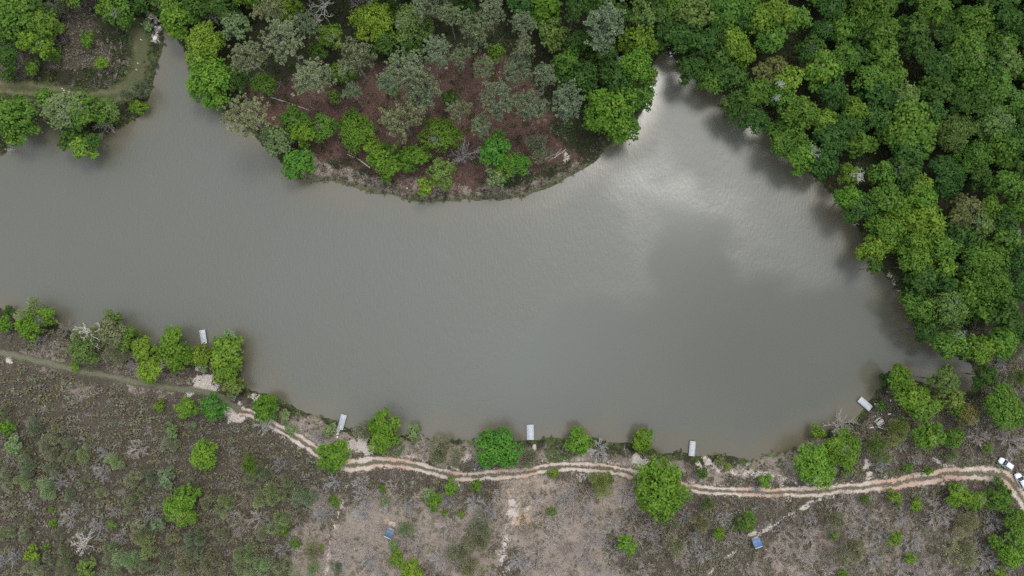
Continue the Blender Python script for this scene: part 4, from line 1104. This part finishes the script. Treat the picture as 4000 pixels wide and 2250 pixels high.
# ------------------------------------------------------------------ built things
M_deck = simple_mat("weathered_planks", (0.50, 0.505, 0.52), 0.75, 0.16, 4.0, stretch=(1, 6, 6))
M_deckd = simple_mat("wet_timber", (0.10, 0.09, 0.08), 0.8, 0.3, 4.0)
M_twood = simple_mat("grey_timber", (0.40, 0.38, 0.36), 0.8, 0.2, 4.0, stretch=(1, 8, 8))
M_twoodd = simple_mat("dark_timber", (0.22, 0.22, 0.225), 0.8, 0.2, 4.0, stretch=(1, 8, 8))
M_roof = simple_mat("blue_steel_sheet", (0.085, 0.165, 0.31), 0.5, 0.2, 2.0, spec=0.4)
M_roofd = simple_mat("slate_blue_steel_sheet", (0.075, 0.125, 0.20), 0.5, 0.22, 2.0, spec=0.4)
M_wall = simple_mat("shed_boards", (0.42, 0.40, 0.37), 0.8, 0.2, 2.0)
M_gut = simple_mat("white_gutter", (0.78, 0.77, 0.74), 0.5, 0.08)
M_white = simple_mat("white_paint", (0.60, 0.635, 0.66), 0.3, 0.03, 1.0, spec=0.5, coat=0.6)
M_glass = simple_mat("car_glass", (0.015, 0.017, 0.02), 0.06, 0.1, spec=0.6)
M_black = simple_mat("black_rubber", (0.02, 0.02, 0.021), 0.7, 0.2)
M_rim = simple_mat("wheel_alloy", (0.45, 0.45, 0.46), 0.35, 0.1, metal=0.8)
M_lamp = simple_mat("lamp_glass", (0.60, 0.62, 0.64), 0.12, 0.05, spec=0.6)
M_red = simple_mat("red_lens", (0.35, 0.02, 0.02), 0.2, 0.1)
M_stone = simple_mat("pale_stone", (0.62, 0.60, 0.56), 0.9, 0.2, 3)
M_log = simple_mat("bleached_log", (0.42, 0.37, 0.32), 0.85, 0.25, 4, stretch=(1, 6, 6))
M_logd = simple_mat("old_grey_log", (0.22, 0.19, 0.17), 0.85, 0.3, 4, stretch=(1, 6, 6))
M_navy = simple_mat("navy_cloth", (0.03, 0.03, 0.09), 0.8, 0.3, 6)
M_cream = simple_mat("cream_cloth", (0.52, 0.50, 0.42), 0.8, 0.2, 6)
M_lid = simple_mat("pale_concrete", (0.30, 0.36, 0.33), 0.8, 0.25, 5)
M_plastic = simple_mat("white_plastic", (0.8, 0.8, 0.78), 0.4, 0.05)

def heading(p0, p1, z=0.5):
    a, b = P(*p0, z), P(*p1, z)
    return math.atan2(b[1] - a[1], b[0] - a[0])
def src(x, y): return x / D, y / D

PLANK = {}
def jetty(cx, cy, ax, length, width, label, n=18, gang=None):
    x, y = P(cx, cy, 0.55)
    ang = math.atan2(-ax[1], ax[0])           # along the deck (image y points down)
    root = link("jetty", None, loc=(x, y, 0), rot=(0, 0, ang)); tag(root, label, "jetty", "angling jetties along the shore")
    pitch = length / n
    if width not in PLANK: PLANK[width] = MB().box((0, 0, 0), (pitch - 0.022, width, 0.045)).mesh("plank", M_deck)
    for i in range(n):
        o = link("plank", PLANK[width], root, (-length / 2 + pitch * (i + .5), rnd.uniform(-.012, .012), 0.55 + rnd.uniform(-.006, .006)), (0, 0, rnd.uniform(-.006, .006)))
    for s in (-1, 1):
        MB().box((0, s * (width / 2 - 0.10), 0.455), (length - .04, .09, .14)).build("stringer", M_deckd, root)
    for sx in (-1, 0, 1):
        for s in (-1, 1):
            MB().tube([[sx * (length / 2 - .2), s * (width / 2 - .1), -2.2], [sx * (length / 2 - .2), s * (width / 2 - .1), 0.384]], 0.075, 8).build("post", M_deckd, root)
    if gang:
        g = MB()
        for s in (-0.16, 0.16):
            MB().box((length / 2 + gang / 2 + 0.01, s, 0.50), (gang, .2, .05)).build("gangway_board", M_twoodd, root)
        MB().box((length / 2 + gang / 2, 0, 0.44), (gang * .9, .1, .06)).build("gangway_bearer", M_deckd, root)
    return root
jetty(*src(793.6, 1316), (39, 216), 3.45, 1.45, "pale plank jetty reached by a narrow gangway beside the western shore trees", gang=1.6)
jetty(*src(1336.1, 1649), (-153, 550), 3.8, 1.45, "pale plank jetty with white steps and sand at its landward end")
jetty(*src(2071.3, 1688.8), (15, 835), 3.7, 1.72, "widest pale plank jetty, pointing straight out beside the green lawn")
jetty(*src(2704, 1752.7), (-50, 483), 3.65, 1.45, "pale plank jetty on the grassy bank north of the biggest round tree")
jetty(*src(3379.6, 1577.8), (345, 306), 3.7, 1.6, "slanting pale plank jetty at the eastern end of the lake by a picnic table")

def picnic_table(cx, cy, p0, p1, mat, label, L=1.9, benches=(1, 1)):
    x, y, z = G(cx, cy)
    a = heading(p0, p1)
    root = link("picnic_table", None, loc=(x, y, z), rot=(0, 0, a)); tag(root, label, "table", "picnic tables by the water")
    pl = MB().box((0, 0, 0), (L, .145, .04)).mesh("board", mat)
    for k in range(5):
        link("board", pl, root, (rnd.uniform(-.01, .01), (k - 2) * .158, .74))
    for s, on in ((-1, benches[0]), (1, benches[1])):
        if not on: continue
        for k in range(2):
            link("seat_board", pl, root, (0, s * (.70 + k * .158), .44))
    for sx in (-1, 1):
        m = MB().tube([[sx * L * .36, -.28, .715], [sx * L * .36, -.62, -.05]], .045, 5).tube([[sx * L * .36, .28, .715], [sx * L * .36, .62, -.05]], .045, 5)
        m.box((sx * L * .36 + .06, 0, .39), (.05, 1.75, .06)).box((sx * L * .36, 0, .69), (.06, .76, .05))
        m.build("trestle", mat, root)
    return root
picnic_table(*src(911.6, 1547), src(640, 1200), src(760, 1260), M_twoodd, "dark picnic table among sand and trees on the west shore", L=2.0)
picnic_table(*src(2642.8, 1847), src(0, 0), src(100, 1), M_twood, "grey picnic table half under the biggest round tree", L=1.7)
picnic_table(*src(3431.8, 1648), src(795, 1060), src(985, 920), M_twood, "weathered picnic table beside a white fallen branch near the slanting jetty", L=1.95)

def hut(cx, cy, pa, pb, L, Wd, roof, label, low=1.9, high=2.3, wallc=M_wall):
    """mono-pitch hut; local +x runs down the roof towards the gutter"""
    x, y = P(cx, cy, 2.9); z = gz(x, y)
    a = heading(pa, pb)
    root = link("hut", None, loc=(x, y, z), rot=(0, 0, a)); tag(root, label, "hut", "small huts with blue roofs")
    l, w_ = L - .24, Wd - .2
    v = [(-l/2, -w_/2, -.3), (l/2, -w_/2, -.3), (l/2, w_/2, -.3), (-l/2, w_/2, -.3), (-l/2, -w_/2, high - .06), (l/2, -w_/2, low - .06), (l/2, w_/2, low - .06), (-l/2, w_/2, high - .06)]
    MB().add(v, [(0, 3, 2, 1), (4, 5, 6, 7), (0, 1, 5, 4), (1, 2, 6, 5), (2, 3, 7, 6), (3, 0, 4, 7)]).build("wall", wallc, root)
    sl = math.atan2(high - low, l)
    # corrugated roof: one mesh per sheet, two sheets side by side
    for s in (-1, 1):
        nr = 13; V = []; 
        for i in range(nr):
            yy = s * (0.008 + (Wd / 2 - 0.008) * i / (nr - 1))
            zz = 0.035 * (i % 2)
            for xx in (-L / 2, L / 2):
                V.append((xx * math.cos(sl), yy, (high + low) / 2 - xx * math.sin(sl) + zz))
                V.append((xx * math.cos(sl), yy, (high + low) / 2 - xx * math.sin(sl) + zz - .02))
        V = np.array(V); q = []
        for i in range(nr - 1):
            b0 = i * 4; b1 = b0 + 4
            q += [(b0, b0 + 2, b1 + 2, b1), (b0 + 1, b1 + 1, b1 + 3, b0 + 3), (b0, b1, b1 + 1, b0 + 1), (b0 + 2, b0 + 3, b1 + 3, b1 + 2)]
        q += [(0, 1, 3, 2), (nr * 4 - 4, nr * 4 - 2, nr * 4 - 1, nr * 4 - 3)]
        MB().add(V, q).build("roof_sheet", roof, root)
    MB().box((0, 0, (high + low) / 2 + .055), (.10, Wd * .98, .03)).build("roof_batten", roof, root)
    ge = L / 2 * math.cos(sl)
    g = MB().box((ge + .07, 0, low - .10), (.11, Wd + .06, .09)); g.build("gutter", M_gut, root)
    MB().tube([[ge + .07, Wd / 2 - .03, low - .14], [ge + .07, Wd / 2 - .03, .0]], .035, 6).build("downpipe", M_gut, root)
    MB().box((-l / 2 - .015, 0, .95), (.03, .78, 1.9)).build("door", M_twood, root)
    MB().box((-l / 2 - .045, .28, 1.0), (.03, .03, .14)).build("handle", M_black, root)
    return root
hut(*src(1520.8, 2083.4), (755, 760), (600, 1100), 2.2, 1.75, M_roofd, "small hut with dull slate-blue roof and white gutter in dry brush")
hut(*src(2958.8, 2120.6), (822, 567), (990, 1030), 2.35, 1.75, M_roof, "small hut with brighter blue ribbed roof at the end of a pale path")

# ---- cars
def car_proto():
    st = [(-1.92, .58, .34, .62), (-1.84, .74, .24, .86), (-1.55, .81, .2, .93), (-.9, .825, .18, .95), (0, .83, .18, .95), (.75, .825, .18, .93), (1.25, .81, .2, .87), (1.65, .75, .22, .78), (1.86, .62, .28, .66), (1.93, .48, .36, .56)]
    V, Q = [], []
    for x, hw, zb, zt in st:
        V += [(x, -hw * .8, zb), (x, -hw * .98, zb + .1), (x, -hw, (zb + zt) / 2 + .05), (x, -hw * .93, zt - .06), (x, -hw * .72, zt), (x, 0, zt + .025), (x, hw * .72, zt), (x, hw * .93, zt - .06), (x, hw, (zb + zt) / 2 + .05), (x, hw * .98, zb + .1), (x, hw * .8, zb)]
    n = 11
    for i in range(len(st) - 1):
        for k in range(n):
            Q.append((i * n + k, i * n + (k + 1) % n, (i + 1) * n + (k + 1) % n, (i + 1) * n + k))
    mbx = MB().add(V, Q, [(0, k + 1, k) for k in range(1, n - 1)] + [((len(st) - 1) * n, (len(st) - 1) * n + k, (len(st) - 1) * n + k + 1) for k in range(1, n - 1)])
    parts = {"body": (mbx.mesh("body", M_white, smooth=True), None)}
    # roof shell
    rs = [(-1.42, .60, 1.36), (-1.0, .63, 1.45), (-.4, .64, 1.48), (.05, .62, 1.45), (.28, .585, 1.39)]
    V, Q = [], []
    for x, hw, z in rs:
        V += [(x, -hw, z - .055), (x, -hw * .8, z), (x, 0, z + .03), (x, hw * .8, z), (x, hw, z - .055), (x, 0, z - .07)]
    for i in range(len(rs) - 1):
        for k in range(6):
            Q.append((i * 6 + k, i * 6 + (k + 1) % 6, (i + 1) * 6 + (k + 1) % 6, (i + 1) * 6 + k))
    e = (len(rs) - 1) * 6
    parts["roof"] = (MB().add(V, Q, [(0, k + 1, k) for k in range(1, 5)] + [(e, e + k, e + k + 1) for k in range(1, 5)]).mesh("roof", M_white, smooth=True), None)
    def slab(quad, th, name, mat):
        q = np.array(quad, float); nrm = np.cross(q[1] - q[0], q[3] - q[0]); nrm /= np.linalg.norm(nrm)
        return MB().add(np.concatenate([q, q - nrm * th]), [(0, 1, 2, 3), (7, 6, 5, 4), (0, 4, 5, 1), (1, 5, 6, 2), (2, 6, 7, 3), (3, 7, 4, 0)]).mesh(name, mat)
    parts["windscreen"] = (slab([(.27, -.585, 1.345), (.93, -.70, .925), (.93, .70, .925), (.27, .585, 1.345)], .03, "windscreen", M_glass), None)
    parts["rear_window"] = (slab([(-1.42, .59, 1.30), (-1.80, .62, .90), (-1.80, -.62, .90), (-1.42, -.59, 1.30)], .03, "rear_window", M_glass), None)
    sides = []
    for s in (-1, 1):
        q = [(.24, s * .612, 1.32), (.84, s * .765, .93), (-.32, s * .775, .94), (-.32, s * .635, 1.39)]
        q2 = [(-.38, s * .635, 1.39), (-.38, s * .775, .94), (-1.5, s * .755, .93), (-1.38, s * .60, 1.29)]
        for qq in (q, q2):
            if s < 0: qq = qq[::-1]
            sides.append(slab(qq, .02, "side_window", M_glass))
    pil = MB()
    for s in (-1, 1):
        pil.tube([(.25, s * .60, 1.36), (.92, s * .735, .93)], .035, 5).tube([(-.35, s * .635, 1.41), (-.35, s * .785, .93)], .035, 5).tube([(-1.42, s * .6, 1.32), (-1.74, s * .70, .9)], .07, 5)
        pil.box((-.35, s * .60, .92), (2.5, .36, .03))
    parts["pillars"] = (pil.mesh("pillars", M_white), None)
    wt = MB().tube([(0, -.1, 0), (0, .1, 0)], .31, 18).mesh("tyre", M_black)
    wr = MB().tube([(0, -.108, 0), (0, .108, 0)], .19, 12).mesh("rim", M_rim)
    hl = MB().box((0, 0, 0), (.28, .24, .09), taper=.7).mesh("headlight", M_lamp)
    tl = MB().box((0, 0, 0), (.10, .16, .26), taper=.9).mesh("tail_light", M_red)
    mi = MB().box((0, 0, 0), (.14, .20, .13), taper=.75).mesh("wing_mirror", M_white)
    return parts, sides, wt, wr, hl, tl, mi
CAR = car_proto()
def car(cx, cy, ang, label, extra=None):
    x, y, z = G(cx, cy, 0.06)
    root = link("car", None, loc=(x, y, z), rot=(0, 0, ang)); tag(root, label, "car", "white cars parked by the track")
    parts, sides, wt, wr, hl, tl, mi = CAR
    for nme, (me, _) in parts.items(): link(nme, me, root)
    for me in sides: link("side_window", me, root)
    for sx in (-1.2, 1.22):
        for s in (-1, 1):
            w_ = link("wheel", wt, root, (sx, s * .73, .31)); link("rim", wr, w_)
    for s in (-1, 1):
        link("headlight", hl, root, (1.67, s * .56, .76), (0, .12, -s * .25))
        link("tail_light", tl, root, (-1.84, s * .62, .72))
        link("wing_mirror", mi, root, (.72, s * .90, .98))
    if extra: extra(root)
    return root
def plain_extra(root):
    MB().tube([(-.9, -.3, 1.5), (-1.1, -.3, 1.72)], .012, 4).build("aerial", M_black, root)
def sunroof(root):
    MB().box((-.05, 0, 1.495), (.06, 1.0, .02)).build("sunroof_seal", M_black, root)
    for k in range(3):
        MB().box((-.55 - k * .3, 0, 1.515 - .012 * k), (.03, 1.0, .012)).build("roof_rib", M_white, root)
car(*src(3922.3, 1809.7), math.atan2(310, -440), "white hatchback parked on the grass verge above the bend of the track", plain_extra)
car(*src(3978.6, 1875.4), math.atan2(410, -200), "white hatchback on the bend of the sandy track with a seam across its roof", sunroof)

# ---- fallen wood
def log(name, pts, rad, mat, label, cat="fallen log", stubs=(), lift=0.0, group="fallen wood"):
    w3 = []
    for (a, b) in pts:
        x, y, z = G(a, b)
        w3.append((x, y, max(z, 0.05)))
    w3 = np.array(w3); rr = np.linspace(rad[0], rad[1], len(w3))
    w3[:, 2] += rr * 0.7 + lift
    base = w3[0].copy()
    root = link(name, None, loc=base); tag(root, label, cat, group)
    MB().tube(w3 - base, rr, 8).build("stem", mat, root, smooth=True)
    for pp, r in stubs:
        q = []
        for (a, b) in pp:
            x, y, z = G(a, b); q.append((x, y, max(z, .05) + r + .12 + lift))
        MB().tube(np.array(q) - base, np.linspace(r, r * .4, len(q)), 6).build("branch", mat, root, smooth=True)
    return root
def t2(x, y): return 644 + x / 3, y / 3
def z4(x, y): return (2080 + x / 10.35) / D, (540 + y / 10.35) / D
def z5(x, y): return (3320 + x / 8.05) / D, (1520 + y / 8.05) / D
def z3(x, y): return (2540 + x / 12.08) / D, (160 + y / 12.08) / D
log("fallen_tree", [t2(115, 735), t2(240, 775), t2(400, 832)], (.16, .07), M_log, "long pale fallen trunk lying on the reddish needles of the headland")
log("fallen_log", [t2(690, 1165), t2(780, 1205), t2(862, 1266)], (.12, .17), M_log, "short pale fallen log with a forked end on the dry grass of the headland", stubs=[([t2(700, 1150), t2(740, 1170), t2(790, 1215)], .07)])
log("fallen_branch", [z4(740, 825), z4(900, 780), z4(1050, 660), z4(1200, 580), z4(1360, 440)], (.13, .08), M_log, "longest curved pale branch in the bundle on the headland's eastern shore", cat="branch", stubs=[([z4(830, 820), z4(700, 890), z4(620, 1000)], .04), ([z4(1170, 600), z4(1260, 640)], .05)])
log("fallen_branch", [z4(570, 820), z4(720, 740), z4(790, 690), z4(930, 655), z4(1080, 520), z4(1180, 410)], (.09, .05), M_log, "thinner kinked branch on the north side of the branch bundle on the headland", cat="branch", stubs=[([z4(940, 720), z4(970, 640), z4(1100, 580), z4(1290, 470)], .07)], lift=.1)
log("fallen_branch", [z4(270, 975), z4(400, 960), z4(590, 905), z4(800, 850)], (.05, .04), M_logd, "grey stick trailing from the south-west end of the branch bundle on the headland", cat="branch")
log("fallen_branch", [z5(575, 1230), z5(700, 1200), z5(850, 1188), z5(1000, 1230), z5(1130, 1270), z5(1200, 1276)], (.13, .06), simple_mat("white_barkless_wood", (.6, .57, .52), .8, .15, 4), "smooth white fallen branch lying below the eastern picnic table", cat="branch")
log("fallen_branch", [z5(680, 1110), z5(735, 1195), z5(795, 1285)], (.05, .04), M_log, "thin straight stick crossing under the smooth white branch", cat="branch")
log("fallen_branch", [z5(1395, 545), z5(1470, 510), z5(1560, 420)], (.07, .05), M_log, "bent grey stick in the grass under the trees east of the slanting jetty", cat="branch")
log("floating_log", [z3(480, 540), z3(680, 650), z3(860, 760), z3(1080, 905), z3(1290, 1010)], (.07, .10), M_logd, "dark log lying across the head of the north inlet", lift=.03)
log("fallen_pole", [z3(500, 380), z3(760, 330), z3(1070, 275)], (.07, .08), M_logd, "slender brown pole lying over the bank at the head of the north inlet", cat="pole")

def stone(cx, cy, r, label, mat=M_stone, name="pale_stone", cat="stone", flat=.55, group="pale stones"):
    x, y, z = G(cx, cy); z = max(z, 0.0)
    rg = np.random.default_rng(int(cx * 10 + cy))
    V = []; nU, nV = 8, 5; ph = rg.random(16) * .35 + .8
    for j in range(nV + 1):
        for i in range(nU):
            t = math.pi * j / nV; p = 2 * math.pi * i / nU
            k = ph[(i * 3 + j * 5) % 16]
            V.append((r * k * math.sin(t) * math.cos(p), r * k * math.sin(t) * math.sin(p) * .8, r * k * flat * math.cos(t)))
    Q = [(j * nU + i, (j + 1) * nU + i, (j + 1) * nU + (i + 1) % nU, j * nU + (i + 1) % nU) for j in range(nV) for i in range(nU)]
    o = MB().add(V, Q).build(name, mat, loc=(x, y, z + r * flat * .5), rot=(0, 0, rg.random() * 6))
    tag(o, label, cat, group); return o
stone(*z3(945, 555), .42, "larger white stone behind the log at the north inlet")
stone(*z3(1000, 590), .26, "small white stone touching the larger one at the north inlet")
stone(*z3(1130, 580), .22, "small pale stone under the dark trees east of the north inlet log")
stone(*z3(1275, 985), .28, "white stone at the eastern end of the north inlet log")
stone(*z3(805, 525), .18, "small white stone west of the larger one at the north inlet")
stone(*z3(975, 720), .40, "greyish flat stone between the white stone and the north inlet log")
stone(*t2(1140, 1420), .2, "tiny white plastic tub by the headland's southern shore", M_plastic, "plastic_tub", "tub", .8, "litter")
for (a, b), r, l in (((157, 223), .22, "northern white stone on the mown path"), ((161, 228), .2, "eastern white stone on the mown path"), ((174, 231), .18, "white stone on the mown path, apart from the others")):
    stone(a, b, r, l)
for (zx, zy), r, l in (((600, 480), .75, "widest white rock of the streak beside the western inlet"), ((630, 360), .5, "middle white rock of the streak beside the western inlet"), ((690, 275), .55, "white rock of the streak next to the inlet water"), ((610, 265), .35, "small white rock near the northern end of the streak"), ((635, 195), .28, "northernmost little white rock of the streak")):
    stone((480 + zx / 4.83) / D, (50 + zy / 4.83) / D, r, l, flat=.3)
for (zx, zy), r, l in (((175, 1010), .32, "upper pale slab of the step path south of the western middle jetty"), ((165, 1130), .36, "lower pale slab of the step path south of the western middle jetty")):
    stone((1300 + zx / 9.66) / D, (1590 + zy / 9.66) / D, r, l, name="stone_slab", cat="stone", flat=.25)

# ---- little things
def post(sx, sy, label):
    x, y, z = G(*src(sx, sy))
    o = MB().tube([(0, 0, -.2), (0, 0, 1.05)], .06, 8).box((0, 0, 1.06), (.16, .16, .03)).build("fence_post", M_plastic, loc=(x, y, z))
    tag(o, label, "post", "white marker posts along the mown path")
post(546, 252, "white post midway along the curved mown path")
post(540, 277, "southernmost white post beside the curved mown path")
post(557.6, 160, "white post beside the purple heather by the mown path")
post(558.7, 98.7, "northernmost white post, under the trees by the mown path")

x, y, z = G(*src(2860 + 1055 / 18.12, 1780 + 650 / 18.12))
root = link("tank_lid", None, loc=(x, y, z)); tag(root, "round pale grey-green lid with a white knob in the shore grass", "lid")
MB().tube([(0, 0, -.15), (0, 0, .22)], .36, 20).build("rim", M_lid, root)
MB().tube([(0, 0, .22), (0, 0, .26)], .27, 20).build("cover", simple_mat("dark_lid", (.13, .17, .16), .7), root)
MB().tube([(-.08, 0, .26), (-.08, 0, .33)], .08, 10).build("knob", M_plastic, root)

x, y, z = G(*src(3441, 1617.5))
root = link("backpack", None, loc=(x, y, z), rot=(0, 0, .4)); tag(root, "dark navy backpack with a white patch, lying north of the eastern picnic table", "backpack")
MB().tube([(-.34, 0, .14), (-.22, 0, .2), (.1, 0, .22), (.3, 0, .17), (.36, 0, .12)], [.06, .19, .23, .19, .06], 9).build("bag", M_navy, root, smooth=True)
MB().tube([(-.3, .24, .1), (0, .34, .12), (.25, .24, .1)], .03, 5).build("strap", M_black, root)
MB().box((.0, 0, .445), (.16, .14, .02)).build("patch", M_plastic, root)
x, y, z = G(*src(3473, 1616.5))
root = link("holdall", None, loc=(x, y, z), rot=(0, 0, .15)); tag(root, "cream holdall with a dark strap in the shade east of the backpack", "bag")
MB().tube([(-.42, 0, .12), (-.3, 0, .19), (.25, 0, .2), (.42, 0, .12)], [.08, .19, .2, .08], 9).build("bag", M_cream, root, smooth=True)
MB().tube([(-.1, .22, .16), (.2, .36, .2), (.5, .3, .16)], .045, 5).build("strap", M_black, root)
x, y, z = G(*src(3447.7, 1645.8))
o = MB().tube([(0, 0, 0), (0, 0, .2)], [.13, .15], 12).tube([(0, 0, .2), (0, 0, .23)], .155, 12).build("bait_bucket", M_black, loc=(x, y, z + .465)); tag(o, "small black bait bucket standing on the eastern picnic table's bench", "bucket")
x, y, z = G(*src(3320 + 1275 / 8.05, 1520 + 365 / 8.05))
o = MB().tube([(0, -.26, .1), (0, .12, .1), (0, .2, .1), (0, .3, .1)], [.1, .1, .045, .04], 9).build("plastic_bottle", M_plastic, loc=(x, y, z)); tag(o, "white plastic bottle lying on bare soil under the trees near the slanting jetty", "bottle")
for (zx, zy), l in (((783, 468), "white cup lying in the grass east of the slanting jetty"),):
    x, y, z = G(*src(3320 + zx / 8.05, 1520 + zy / 8.05))
    o = MB().tube([(0, 0, 0), (0, 0, .24)], [.12, .17], 10).build("plastic_cup", M_plastic, loc=(x, y, z)); tag(o, l, "cup")

# white ladder into the water under the eastern trees
x, y, z = G(*src(3280 + 232 / 4.025, 820 + 228 / 4.025))
root = link("ladder", None, loc=(x, y, max(z, .1)), rot=(0, 0, R(-60))); tag(root, "short white ladder at the water's edge under the eastern trees", "ladder")
for s in (-1, 1):
    MB().tube([(0, s * .5, -.5), (.0, s * .5, .55), (.45, s * .5, .62)], .06, 6).build("rail", M_plastic, root)
for k in range(3):
    MB().tube([(0.02, -.5, -.3 + k * .38), (0.02, .5, -.3 + k * .38)], .045, 6).build("rung", M_plastic, root)
